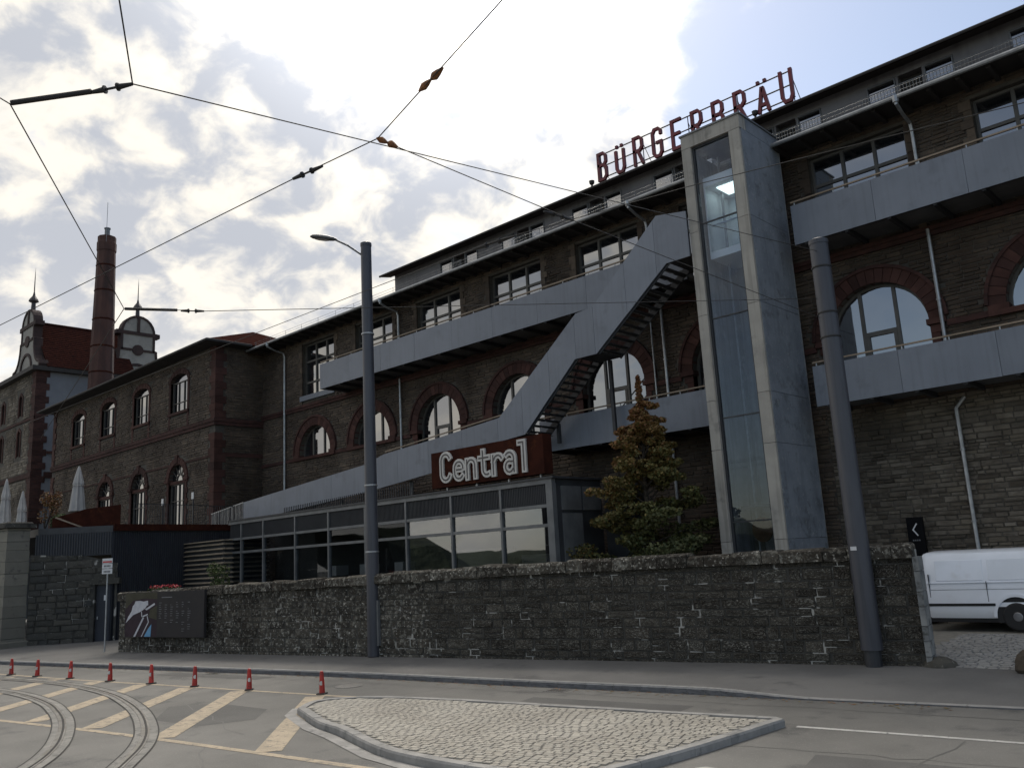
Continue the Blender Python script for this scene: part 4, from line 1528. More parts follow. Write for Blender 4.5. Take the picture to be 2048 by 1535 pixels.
# wing eaves and hipped roof
ex0, ex1, ey0 = WX0 - .9, WX1 + .7, YW - .9
m1 = MB()
m1.add([(ex0, ey0, 15.72), (ex1, ey0, 15.72), (ex1, 30, 15.72), (ex0, 30, 15.72)], [(3, 2, 1, 0)])
m1.box(ex0, ex1, ey0 - .02, ey0 + .06, 15.725, 15.86); m1.box(ex1 - .06, ex1 + .02, ey0 + .06, 25.0, 15.725, 15.86)
m1.build('eaves', 'soffit', wing)
m1 = MB(); m1.tube([(ex0, ey0 - .09, 15.8), (ex1 + .08, ey0 - .09, 15.8), (ex1 + .08, 25.1, 15.8)], .08, 8); m1.build('gutter', 'soffit', wing, smooth=True)
m1 = MB()
rx = ex1 - 5.2
m1.add([(ex0, ey0 - .02, 15.865), (ex1, ey0 - .02, 15.865), (ex1, 34, 15.865), (ex0, 34, 15.865), (ex0 + 5.5, 28.2, 18.3), (rx, 28.2, 18.3)], [(0, 1, 5, 4), (1, 2, 5), (2, 3, 4, 5), (3, 0, 4)])
m1.build('roof', 'roof_tile', wing)
# low cellar arch by the ramp
m1 = MB(); m1.ribbon(arc(0, 0, .7, 0, 180, 10), .22, (WX1 + .03, 24.9, 5.6), (0, 1, 0), (0, 0, 1), (.09, 0, 0)); m1.build('cellar_arch', 'red_brick', wing)

# ------------------------------------------------------------------ gabled house and chimney far left
gh = thing('gabled_house', 'distant gabled stone house with curved white gables and finials at the left edge', 'house', (-80, 23.3, 0.2))
GX1, GX0, GY = -74.9, -90.0, 23.3
m1 = MB()
gwin = []
for c in (-78.4, -82.9, -87):
    for z0, z1 in ((13.3, 15.6), (16.7, 18.6)):
        gwin.append([(c - .45, z0), (c + .45, z0), (c + .45, z1 - .3), (c, z1), (c - .45, z1 - .3)])
wall_with_holes(m1, [(GX0, .2), (GX1, .2), (GX1, 20), (GX0, 20)], gwin, GY, .4)
m1.build('front_wall', 'rubble_mortar', gh)
m1 = MB()


def hole_g(x, z):
    if x > GX1 - .9:
        return True
    for c in (-78.4, -82.9, -87):
        if abs(x - c) < .75 and (13 < z < 15.9 or 16.4 < z < 18.9):
            return True
    return 11.2 < z < 11.7 or 16.0 < z < 16.25


add_rubble(m1, -86, GX1, 7, 20, hole_g, GY, ch=(.16, .26), sl=(.35, .9))
m1.build('stonework', 'rubble_pale', gh, tint=True, kind='stuff')
m1 = MB(); m1.box(GX0, GX1 + .1, GY - .12, GY + .02, 11.25, 11.65); m1.box(GX0, GX1 + .06, GY - .08, GY + .02, 16.02, 16.22); m1.build('string_course', 'red_band', gh)
z, j = 7.0, 0
while z < 19.9:
    q = MB(); L_ = .95 if j % 2 else .7
    q.box(GX1 - L_, GX1 + .06, GY - .07, GY + (1.0 if j % 2 else .75), z, z + .53, .1); q.build('quoin', 'red_band', gh)
    z += .545
    j += 1
for H in gwin:
    c = (H[0][0] + H[1][0]) / 2
    q = MB()
    q.ribbon([(p[0], p[1]) for p in (H[0], H[4], H[3], H[2], H[1])], .2, (0, GY - .06, 0), (1, 0, 0), (0, 0, 1), (0, .12, 0))
    w = q.build('window', 'red_brick', gh)
    pane_obj(H, GY + .3, w)
m1 = MB()
m1.add([(GX1, GY, .2), (GX1, 36, .2), (GX1, 36, 20), (GX1, GY, 20)], [(0, 1, 2, 3)])
m1.build('side_wall', 'plaster_blue', gh)
m1 = MB()
m1.box(GX1 - .3, GX1 + .14, GY + 1.0, 36, 13.2, 13.4); m1.box(GX1 - .3, GX1 + .12, GY + .9, 36, 11.2, 11.7)
m1.build('side_band', 'red_band', gh)
m1 = MB()
m1.box(GX0, GX1 + .5, GY - .5, GY + .3, 20.0, 20.35); m1.box(GX1 - .2, GX1 + .5, GY + .3, 36, 20.0, 20.35)
m1.build('cornice', 'soffit', gh)
# roof with tile courses, ridge along Y at x = -78
for i in range(22):
    t0, t1 = i / 22, (i + 1) / 22
    xa, xb = GX1 + .5 + (-78.4 - GX1 - .5) * t0, GX1 + .5 + (-78.4 - GX1 - .5) * t1
    za, zb = 20.36 + 4.6 * t0, 20.36 + 4.6 * t1
    q = MB()
    q.add([(xa + .03, 23.9, za - .02), (xa + .03, 31.2, za - .02), (xb, 31.2, zb - .02), (xb, 23.9, zb - .02), (xa + .03, 23.9, za + .06), (xa + .03, 31.2, za + .06), (xb, 31.2, zb + .02), (xb, 23.9, zb + .02)],
          [(4, 5, 6, 7), (0, 1, 5, 4), (0, 4, 7, 3), (1, 2, 6, 5)])
    q.build('tile_course', 'roof_tile', gh)
m1 = MB(); m1.add([(-78.4, 23.9, 24.97), (-78.4, 31.2, 24.97), (-82.5, 31.2, 20.36), (-82.5, 23.9, 20.36)], [(0, 1, 2, 3)]); m1.build('roof', 'roof_tile', gh)
m1 = MB(); m1.tube([(-78.4, 23.9, 25.02), (-78.4, 31.2, 25.02)], .12, 6); m1.build('ridge', 'roof_tile', gh)


def gable_profile(w, h1, h2, h3, s_=1.45):
    """right half of a curved gable outline from the base up"""
    p = [(w, 0), (w + .12, .25), (w, .5)]
    p += [(w * .97 - (w * .97 - s_ * 1.15) * math.sin(R_(t)), .5 + (h1 - .5) * (1 - math.cos(R_(t)))) for t in range(15, 91, 15)]
    p += [(s_ * 1.15, h1), (s_ * 1.15, h1 + .12), (s_, h1 + .2), (s_, h2)]
    p += [(s_ * 1.3, h2), (s_ * 1.3, h2 + .18), (s_, h2 + .22)]
    p += [(s_ * math.cos(R_(t)), h2 + .22 + (h3 - h2 - .22) * math.sin(R_(t))) for t in range(10, 91, 16)]
    return p


def gable(center, ax, ext, w, h1, h2, h3, fin):
    pr2 = gable_profile(w, h1, h2, h3)
    full = pr2 + [(-a, b) for a, b in reversed(pr2)]
    q = MB(); q.prism(full, center, ax, (0, 0, 1), ext)
    gb = q.build('gable', 'plaster_white', gh)
    E_ = Vector(ext)
    o2 = Vector(center) - E_.normalized() * .08
    q = MB(); q.ribbon(full, .2, o2, ax, (0, 0, 1), E_ * 1.0 + E_.normalized() * .16); q.build('gable_trim', 'gable_trim', gb)
    q = MB()
    o3 = Vector(center) - E_.normalized() * .1
    q.prism([(-1.85, h2 - .05), (1.85, h2 - .05), (1.85, h2 + .25), (-1.85, h2 + .25)], o3, ax, (0, 0, 1), E_.normalized() * .5)
    q.prism(arc(0, h1 + .15, .5, 0, 360, 12)[:-1], o3, ax, (0, 0, 1), E_.normalized() * .3)
    q.prism([(-1.5, h1 + .05), (1.5, h1 + .05), (1.5, h1 + .25), (-1.5, h1 + .25)], o3 + E_.normalized() * .02, ax, (0, 0, 1), E_.normalized() * .3)
    q.ribbon(arc(0, .3, 1.3, 0, 180, 12), .22, o3, ax, (0, 0, 1), E_.normalized() * .3)
    q.prism([(-.12, h2 + .2), (.12, h2 + .2), (.12, h3 - .1), (-.12, h3 - .1)], o3, ax, (0, 0, 1), E_.normalized() * .3)
    q.build('gable_ornament', 'gable_trim', gb)
    c = Vector(center) + E_ * .5 + Vector((0, 0, h3 - .15))
    q = MB()
    q.lathe([(.34, 0), (.2, .25), (.17, .9), (.42, 1.05), (.36, 1.2), (.12, 1.55), (.05, 1.9), (.035, fin), (.005, fin + .9)], c, 8)
    q.build('finial', 'finial', gb)


gable((-78.0, GY + .1, 20.36), (1, 0, 0), (0, .55, 0), 3.2, 2.6, 4.0, 5.5, 3.2)
gable((-76.0, 31.9, 20.2), (0, 1, 0), (-.6, 0, 0), 3.2, 2.8, 4.4, 6.1, 3.0)
m1 = MB(); m1.box(-76.2, -75.2, 29.2, 34.6, 16, 20.2); m1.box(-90, -76.6, 29.2, 34.6, 20, 22.5); m1.build('rear_wing', 'plaster_blue', gh)

chim = thing('brick_chimney', 'tall tapering red brick factory chimney behind the side wing roof', 'chimney', (-71.0, 26.9, 14))
m1 = MB()
m1.lathe([(1.04, 0), (.97, 4), (.86, 9), (.74, 15.2), (.72, 15.9), (.77, 16.0), (.77, 16.7), (.72, 16.8), (.72, 17.25), (.55, 17.3)], (-71.0, 26.9, 14), 10)
m1.build('shaft', 'chimney_brick', chim)
for z in (19.4, 21.6, 23.9, 26.4, 28.6):
    m1 = MB(); r = 1.045 - (z - 14) * .0203
    m1.lathe([(r + .02, 0), (r + .035, .03), (r + .035, .1), (r + .01, .13)], (-71.0, 26.9, z), 10); m1.build('iron_band', 'corten', chim)
m1 = MB(); m1.lathe([(.22, 0), (.22, .7), (.27, .72), (.27, .8)], (-71.0, 26.9, 31.28), 8); m1.build('flue_pipe', 'grey_steel', chim)
m1 = MB(); m1.tube([(-70.1, 26.5, 30.5), (-70.1, 26.5, 34.0)], .02, 4); m1.build('lightning_rod', 'grey_steel', chim)

# ------------------------------------------------------------------ open steel staircase with ramp
st = thing('outdoor_staircase', 'zig-zag steel staircase and ramp with pale grey side panels beside the lift tower', 'staircase', (-20, 22.9, .2))
YS = 22.9
top = [(-13.32, 13.42), (-14.45, 13.62), (-17.32, 11.21), (-18.1, 11.14), (-22.1, 8.02), (-25.6, 7.72), (-29.13, 7.49), (-30.4, 7.2), (-40.7, 6.42)]
bot = [(-13.32, 11.9), (-14.22, 11.9), (-17.3, 9.52), (-18.26, 9.52), (-20.83, 7.21), (-22.1, 7.12), (-26.1, 6.35), (-30.4, 5.98), (-41.2, 5.36)]


def interp(poly, x):
    for (x0, z0), (x1, z1) in zip(poly, poly[1:]):
        if x1 <= x <= x0:
            return z0 + (z1 - z0) * (x - x0) / (x1 - x0)
    return poly[-1][1]


seams = [-13.32, -14.6, -15.9, -17.34, -18.2, -19.5, -20.9, -22.2, -24.2, -26.2, -28.2, -30.4, -33, -35.6, -38.2, -40.9]
for a, b in zip(seams, seams[1:]):
    xs_ = [a] + [p[0] for p in top if b < p[0] < a] + [b]
    xt = [(x, interp(top, x)) for x in xs_]
    xs_ = [a] + [p[0] for p in bot if b < p[0] < a] + [b]
    xb = [(x, interp(bot, x)) for x in xs_]
    g_ = .005
    poly = xt + list(reversed(xb))
    poly = [(min(max(p[0], b + g_), a - g_), p[1]) for p in poly]
    q = MB(); q.prism(poly, (0, YS, 0), (1, 0, 0), (0, 0, 1), (0, .045, 0)); q.build('side_panel', 'zinc', st)
# inner stringers
for pts in ([(-14.22, 11.98), (-17.3, 9.6)], [(-18.26, 9.6), (-20.83, 7.3)]):
    for y in (YS + .1, YS + 1.3):
        q = MB(); q.bar((pts[0][0], y, pts[0][1]), (pts[1][0], y, pts[1][1]), .04, .26); q.build('stringer', 'dark_steel', st)


def treads(x0, z0, x1, z1, n):
    for i in range(n):
        t = (i + .5) / n
        x, z = x0 + (x1 - x0) * t, z0 + (z1 - z0) * t
        q = MB(); q.box(x - .075, x + .1, YS + .125, YS + 1.275, z, z + .03); td = q.build('tread', 'dark_steel', st)
        q = MB(); q.box(x - .1, x - .078, YS + .13, YS + .62, z - .02, z + .032); q.build('nosing', 'galvanised', td)
        q = MB(); q.box(x - .1, x - .078, YS + .72, YS + 1.27, z - .02, z + .032); q.build('nosing', 'galvanised', td)


treads(-20.83, 7.2, -18.26, 9.5, 12)
treads(-17.3, 9.55, -14.22, 11.85, 13)
for x0, x1, z in ((-18.26, -17.3, 9.56), (-14.22, -13.34, 11.95)):
    q = MB(); q.box(x0, x1, YS + .06, YS + 1.34, z, z + .08); q.build('landing', 'dark_steel', st)
q = MB(); q.box(-14.6, -13.34, YS + 1.36, YF - 1.7, 11.95, 12.03); q.build('landing', 'dark_steel', st)
q = MB()
q.add([(-20.8, YS + .05, 7.25), (-20.8, YS + 1.6, 7.25), (-22.1, YS + 1.6, 7.2), (-22.1, YS + .05, 7.2), (-41, YS + 1.6, 5.45), (-41, YS + .05, 5.45)], [(0, 1, 2, 3), (3, 2, 4, 5)])
q.build('ramp_deck', 'dark_steel', st)
q = MB()
for (x0, z0), (x1, z1) in (((-14.4, 13.2), (-17.35, 10.85)), ((-17.35, 10.85), (-18.2, 10.85)), ((-18.2, 10.85), (-21.5, 8.2))):
    q.bar((x0, YS + 1.32, z0), (x1, YS + 1.32, z1), .04, .04)
q.build('inner_handrail', 'galvanised', st)
q = MB(); q.bar((-22.0, YS + .08, 8.12), (-29.1, YS + .08, 7.6), .05, .045); q.build('handrail', 'rail_wood', st)
# vertical bar railing at the foot of the ramp
for i in range(24):
    x = -41.0 - i * .14
    q = MB(); q.box(x - .014, x + .014, YS + .0, YS + .03, 5.3 + i * .004, interp([(-40.7, 6.42), (-44.4, 6.04)], x)); q.build('baluster', 'galvanised', st)
q = MB(); q.bar((-40.9, YS + .015, 6.41), (-44.3, YS + .015, 6.05), .05, .04); q.build('top_rail', 'galvanised', st)
for x in (-24, -28, -33, -38):
    q = MB(); q.box(x - .06, x + .06, YS + .5, YS + .62, .3, interp(bot, x) + .05); q.build('support_post', 'grey_steel', st)
for x in (-17.8, -20.4):
    q = MB(); q.box(x - .06, x + .06, YS + 1.36, YS + 1.48, 6.9, interp(bot, x) + .05); q.build('support_post', 'dark_steel', st)

# ------------------------------------------------------------------ lift tower
lt = thing('lift_tower', 'tall concrete lift tower with a glazed front and glass lift car', 'tower', (-12.2, 24.3, .2))
TX0, TX1, TY0, TY1, TZ = -13.3, -11.19, 23.0, 25.59, 15.97
zj = [.2, 2.93, 5.67, 7.18, 9.9, 12.65, TZ - .44]
for i in range(len(zj) - 1):
    g_ = .006
    q = MB(); q.box(TX0, TX0 + .33, TY0, TY0 + .4, zj[i] + g_, zj[i + 1] - g_); q.build('column', 'concrete_pale', lt)
    q = MB(); q.box(TX1 - .4, TX1 - .03, TY0 + .002, TY0 + .4, zj[i] + g_, zj[i + 1] - g_); q.build('column', 'concrete_pale', lt)
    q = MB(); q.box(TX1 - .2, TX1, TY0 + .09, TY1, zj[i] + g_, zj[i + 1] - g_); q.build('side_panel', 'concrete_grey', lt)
q = MB(); q.box(TX0, TX1 - .005, TY0 + .001, TY0 + .4, TZ - .434, TZ); q.build('lintel', 'concrete_pale', lt)
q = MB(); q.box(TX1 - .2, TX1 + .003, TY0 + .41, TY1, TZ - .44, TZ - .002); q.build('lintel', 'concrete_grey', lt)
q = MB(); q.box(TX0 - .04, TX1 + .04, TY0 - .04, TY1 + .04, TZ + .003, TZ + .06); q.build('roof_sheet', 'grey_steel', lt)
q = MB(); q.box(TX0 + .02, TX0 + .2, TY0 + .42, TY1 - .22, .2, TZ - .45); q.build('shaft_wall', 'concrete_shaft', lt)
q = MB(); q.box(TX0 + .02, TX1 - .21, TY1 - .2, TY1, .2, TZ - .45); q.build('shaft_wall', 'concrete_shaft', lt)
q = MB(); q.box(TX1 + .003, TX1 + .02, TY1 - .03, TY1 + .01, .3, TZ); q.build('corner_trim', 'galvanised', lt)
gx0, gx1 = TX0 + .33, TX1 - .4
q = MB()
q.box(gx0 + .002, gx0 + .07, TY0 + .1, TY0 + .2, .3, TZ - .44); q.box(gx1 - .07, gx1 - .002, TY0 + .1, TY0 + .2, .3, TZ - .44)
zg = [.3, 3.5, 6.62, 9.75, 12.9, TZ - .44]
for z in zg[1:-1]:
    q.box(gx0 + .07, gx1 - .07, TY0 + .12, TY0 + .18, z - .02, z + .02)
q.box(gx0 + .07, gx1 - .07, TY0 + .1, TY0 + .2, TZ - .5, TZ - .442)
q.build('glazing_frame', 'dark_steel', lt)
for a, b in zip(zg, zg[1:]):
    q = MB(); q.box(gx0 + .05, gx1 - .05, TY0 + .145, TY0 + .157, a + .02, b - .02); q.build('glass_pane', 'lift_glass', lt)
# guide rails and light strips in the shaft
for x in (gx0 + .25, gx1 - .05):
    q = MB(); q.box(x, x + .06, TY0 + 1.2, TY0 + 1.28, .3, TZ - .5); q.build('guide_rail', 'galvanised', lt)
for z in (4.3, 7.7, 10.6):
    q = MB(); q.box(gx1 - .55, gx1 - .5, TY1 - .24, TY1 - .205, z, z + 1.7); q.build('shaft_light_strip', 'letter_pale', lt)
q = MB(); q.lathe([(.3, 0), (.3, .12), (.1, .13)], (0, 0, 0), 20)
pm = q.mesh('pulley', 'corten')
inst('pulley', pm, lt, (-12.35, TY0 + .9, 3.25), (R_(90), 0, R_(8)), (1.0, 1.25, 1))
q = MB(); q.box(gx0 + .05, gx1 - .1, TY0 + .7, TY0 + 1.6, 3.9, 3.98); q.build('pit_beam', 'dark_steel', lt)
# the car
car = MB()
car.box(gx0 + .1, gx1 - .05, TY0 + .4, TY0 + 1.95, 11.75, 11.98); car.box(gx0 + .1, gx1 - .05, TY0 + .4, TY0 + 1.95, 14.2, 14.5)
car.box(gx0 + .1, gx1 - .05, TY0 + 1.9, TY0 + 1.95, 11.98, 14.2); car.box(gx0 + .1, gx0 + .14, TY0 + .4, TY0 + 1.9, 11.98, 14.2)
co = car.build('lift_car', 'lift_interior', lt)
q = MB(); q.box(gx0 + .4, gx1 - .25, TY0 + .7, TY0 + 1.5, 14.17, 14.198); q.build('ceiling_light', 'lift_light', co)
q = MB(); q.box(gx0 + .14, gx1 - .06, TY0 + .41, TY0 + .42, 12.0, 14.18); q.build('car_glass', 'lift_glass', co)
q = MB(); q.bar((gx0 + .2, TY0 + .55, 12.9), (gx1 - .1, TY0 + .55, 12.9), .04, .04); q.build('car_handrail', 'galvanised', co)

# ------------------------------------------------------------------ glass pavilion
YP = 20.2
pv = thing('glass_pavilion', 'low glazed restaurant pavilion with grey metal frame behind the stone wall', 'pavilion', (-26, YP, .2))
PX0, PX1 = -37.3, -17.33
fr = MB()
fr.box(PX0, PX1, YP - .06, YP + .12, 5.03, 5.17)
fr.box(PX1 - .26, PX1, YP - .058, YP + .14, .2, 5.028)
fr.box(PX0, PX1 - .262, YP - .03, YP + .09, 4.3, 4.4); fr.box(PX0, PX1 - .262, YP - .03, YP + .09, 3.7, 3.8)
fr.box(PX0, PX1 - .262, YP - .03, YP + .09, .3, .45)
pf = fr.build('frame', 'grey_steel', pv)
mull = [-36.2, -34.3, -31.76, -29.33, -26.9, -24.45, -22.0, -19.6, PX1 - .26]
for x in mull[:-1]:
    q = MB(); q.box(x - .045, x + .045, YP - .045, YP + .1, .45, 5.028); q.build('mullion', 'grey_steel', pv)
ed = [PX0] + mull
for a, b in zip(ed, ed[1:]):
    q = MB(); q.box(a + .05, b - .05, YP + .02, YP + .05, 4.402, 5.028); q.build('fascia_panel', 'dark_steel', pv)
    q = MB()
    x = a + .09
    while x < b - .06:
        q.box(x, x + .02, YP + .0, YP + .018, 4.402, 5.028); x += .075
    q.build('fascia_ribs', 'dark_steel', pv)
    for z0, z1 in ((.45, 3.7), (3.8, 4.3)):
        q = MB()
        t_ = random.uniform(-.004, .004)
        q.obox((a + .04, YP + .03, z0), (b - a - .08, t_ * (b - a), 0), (0, .012, 0), (0, random.uniform(-.006, .006), z1 - z0)); q.build('glass_pane', 'pavilion_glass' if a > -25 else 'pavilion_glass_clear', pv)
q = MB(); q.box(PX0, PX1 + .1, YP - .12, YP + 2.55, 5.172, 5.24); q.build('roof', 'dark_steel', pv)
q = MB(); q.box(PX1 - .05, PX1, YP + .15, YP + 2.4, .2, 5.17); q.build('side_wall', 'dark_steel', pv)
q = MB()
q.box(PX1 + .002, PX1 + .05, YP + .35, YP + 1.3, 4.2, 4.95); q.box(PX1 + .002, PX1 + .05, YP + 1.4, YP + 2.3, 4.2, 4.95); q.box(PX1 + .002, PX1 + .05, YP + .35, YP + 1.3, 2.2, 4.1)
q.build('side_panel', 'grey_steel', pv)
q = MB(); q.box(PX0, PX1 - .1, YP + 2.4, YP + 2.5, .2, 5.17); q.box(PX0, PX1 - .1, YP + .2, YP + 2.4, .2, .3); q.build('inner_wall', 'interior', pv)
q = MB(); q.box(-23.4, -21.2, YP + 1.5, YP + 2.2, .3, 3.2); q.box(-20.4, -18.2, YP + 1.7, YP + 2.3, .3, 2.9); q.build('interior_counter', 'interior_pale', pv)
q = MB()
for x in (-30.5, -28.4, -26.2):
    q.box(x, x + .5, YP + .8, YP + 1.4, 2.5, 2.9)
q.build('interior_tables', 'interior_pale', pv)
# thin slat screen standing on the roof edge
for i in range(64):
    x = -33.6 + i * .14
    q = MB(); q.box(x - .014, x + .014, YP + .6, YP + .63, 5.242, 5.55 + (.004 * i)); q.build('roof_baluster', 'dark_steel', pv)
q = MB(); q.box(PX1 + .01, PX1 + 1.7, 22.75, 22.85, .2, 5.0); q.build('rear_wall', 'dark_steel', pv)

# ------------------------------------------------------------------ rust coloured sign box "Central"
cs = thing('central_sign', 'rust brown sign box with pale outlined letters reading Central on the pavilion roof', 'sign', (-20.3, YP, 5.24))
SX0, SX1, SZ0, SZ1 = -22.95, -17.62, 5.36, 6.62
q = MB(); q.box(SX0, SX1, YP - .02, YP + .4, SZ0, SZ1); q.build('sign_box', 'corten', cs)
for x in (-22.3, -20.8, -19.3, -17.9):
    q = MB(); q.box(x - .03, x + .03, YP + .1, YP + .16, 5.242, SZ0); q.build('leg', 'galvanised', cs)


def central_letters():
    L = {}
    L['C'] = [arc(.30, .74, .22, 20, 180, 8) + arc(.30, .28, .22, 180, 340, 8)]
    L['e'] = [arc(.31, .42, .21, -10, 180, 9) + arc(.31, .26, .21, 180, 325, 7), [(.2, .36), (.44, .36)]]
    L['n'] = [[(.1, .02), (.1, .64)], [(.1, .48)] + arc(.30, .44, .19, 150, 0, 6) + [(.49, .02)]]
    L['t'] = [[(.24, .86), (.24, .24)] + arc(.41, .22, .17, 180, 300, 5), [(.06, .62), (.5, .62)]]
    L['r'] = [[(.12, .02), (.12, .64)], [(.12, .44)] + arc(.34, .44, .19, 150, 25, 5)]
    L['a'] = [arc(.3, .46, .2, 140, 0, 7) + [(.5, .02)], [(.5, .36)] + arc(.3, .2, .18, 60, 330, 9)]
    L['l'] = [[(.1, .92), (.3, .92), (.3, .02)]]
    return L


CL = central_letters()
lx = SX0 + .52
for ch, wid in zip('Central', (.66, .62, .64, .6, .56, .64, .5)):
    q = MB(); d = MB()
    for si, pl in enumerate(CL[ch]):
        q.ribbon(pl, .2, (lx, YP - .09 - .003 * si, SZ0 + .17), (1, 0, 0), (0, 0, 1), (0, .069, 0))
        d.ribbon(pl, .05, (lx, YP - .1 - .003 * si, SZ0 + .17), (1, 0, 0), (0, 0, 1), (0, .004, 0))
    o = q.build('letter', 'letter_pale', cs)
    d.build('letter_groove', 'letter_dark', o)
    lx += wid

# ------------------------------------------------------------------ roof sign
rs = thing('roof_sign', 'red free-standing letters reading B\u00dcRGERBR\u00c4U on three bars along the attic roof edge', 'sign', (-15.2, 26.85, 17.6))
H_ = 1.13
W_ = .37
BL = {
    'B': [[(0, 0), (0, H_), (W_ * .7, H_), (W_, H_ * .88), (W_, H_ * .66), (W_ * .75, H_ * .55), (0, H_ * .55)], [(W_ * .75, H_ * .55), (W_, H_ * .42), (W_, H_ * .12), (W_ * .7, 0), (0, 0)]],
    'U': [[(0, H_), (0, H_ * .16), (W_ * .22, 0), (W_ * .78, 0), (W_, H_ * .16), (W_, H_)]],
    'u': [[(0, H_ * .8), (0, H_ * .16), (W_ * .22, 0), (W_ * .78, 0), (W_, H_ * .16), (W_, H_ * .8)], [(W_ * .16, H_ * .98), (W_ * .2, H_ * .98)], [(W_ * .8, H_ * .98), (W_ * .84, H_ * .98)]],
    'R': [[(0, 0), (0, H_), (W_ * .7, H_), (W_, H_ * .88), (W_, H_ * .62), (W_ * .7, H_ * .5), (0, H_ * .5)], [(W_ * .45, H_ * .5), (W_, 0)]],
    'G': [[(W_, H_ * .8), (W_, H_ * .9), (W_ * .75, H_), (W_ * .25, H_), (0, H_ * .86), (0, H_ * .14), (W_ * .25, 0), (W_ * .75, 0), (W_, H_ * .14), (W_, H_ * .5), (W_ * .5, H_ * .5)]],
    'E': [[(W_, H_), (0, H_), (0, 0), (W_, 0)], [(0, H_ * .52), (W_ * .8, H_ * .52)]],
    'a': [[(0, 0), (W_ * .45, H_ * .78), (W_ * .55, H_ * .78), (W_, 0)], [(W_ * .2, H_ * .22), (W_ * .8, H_ * .22)], [(W_ * .12, H_ * 1.0), (W_ * .16, H_ * 1.0)], [(W_ * .84, H_ * 1.0), (W_ * .88, H_ * 1.0)]],
}
z0 = 17.8
for i, ch in enumerate('BuRGERBRaU'):
    q = MB()
    for si, pl in enumerate(BL[ch]):
        q.ribbon(pl, .12, (-19.38 + i * .897, 26.72 - .003 * si, z0), (1, 0, 0), (0, 0, 1), (0, .11, 0))
    q.build('letter', 'letter_red', rs)
for dz_ in (.12, .62, 1.14):
    q = MB(); q.tube([(-19.3, 26.88, z0 + dz_), (-10.9, 26.88, z0 + dz_)], .028, 5); q.build('support_bar', 'wire_black', rs)
for i in range(5):
    x = -19.35 + i * 2.1
    q = MB(); q.tube([(x, 26.9, 17.55), (x, 26.9, z0 + 1.14)], .02, 5); q.tube([(x, 26.9, z0 + .9), (x, 27.6, 17.8)], .015, 4); q.build('post', 'wire_black', rs)
for x in (-19.75, -12.35):
    q = MB(); q.lathe([(.05, 0), (.04, .12), (.1, .18), (.12, .3)], (x, 26.7, 17.6), 8); q.build('floodlight', 'wire_black', rs)

# ------------------------------------------------------------------ old stone wall along the pavement
wp0, wp1 = Vector((-33.68, 13.78)), Vector((-6.47, 18.9))
wd = (wp1 - wp0)
WL = wd.length
wang = math.atan2(wd.y, wd.x)
sw = thing('stone_wall', 'dark weathered old stone wall with pale mortar and lichen along the pavement', 'wall', (wp0.x, wp0.y, .2), wang)


def wall_top(s):
    return 2.12 + .34 * min(1, s / 18.0) + .0 * s


# backing (recessed mortar)
q = MB()
ss = [WL * i / 12 for i in range(13)]
vs = []
for s_ in ss:
    h = wall_top(s_) - .12
    vs += [(s_, 0.03, -.15), (s_, .03, h), (s_, .5, h), (s_, .5, -.15)]
fs = []
for i in range(12):
    for k in range(3):
        fs.append((i * 4 + k + 0, (i + 1) * 4 + k, (i + 1) * 4 + k + 1, i * 4 + k + 1)[::1])
fs += [(0, 1, 2, 3), (51, 50, 49, 48)]
q.add(vs, fs)
q.build('core', 'wall_mortar', sw, raw=True)
wall_units = []
for v, f in stone_units(12, seed=5):
    q = MB(); q.add(v, f); wall_units.append(q)
wall_meshes = [q.mesh('stone', 'wall_stone') for q in wall_units]
stones = []
z = -.12
row = 0
while z < 2.5:
    h = random.uniform(.15, .3)
    s_ = -random.uniform(0, .4)
    while s_ < WL:
        w = random.uniform(.22, .8)
        a, b = max(0, s_), min(WL, s_ + w)
        s_ += w
        tz = wall_top((a + b) / 2) - .3
        if z >= tz - .06 or b - a < .12:
            continue
        hh = min(h, tz - z)
        if random.random() < .18 and hh > .24:     # two thin stones in place of one
            stones.append((a, b, z, z + hh * .48)); stones.append((a, b, z + hh * .48, z + hh))
        else:
            stones.append((a, b, z, z + hh))
    z += h
stones.sort(key=lambda t: -t[0])
big = MB()
for i, (a, b, z0, z1) in enumerate(stones):
    k = random.randrange(12)
    d = random.uniform(.01, .04)
    if i < 300:
        inst('stone', wall_meshes[k], sw, ((a + b) / 2, .035, (z0 + z1) / 2), (0, 0, 0), (b - a - .014, d, z1 - z0 - .014), raw=True)
    else:
        q = wall_units[k]
        big.add([((a + b) / 2 + p[0] * (b - a - .014), .035 + p[1] * d, (z0 + z1) / 2 + p[2] * (z1 - z0 - .014)) for p in q.v], q.f, random.random())
big.build('stonework', 'wall_stone', sw, tint=True, raw=True, kind='stuff')
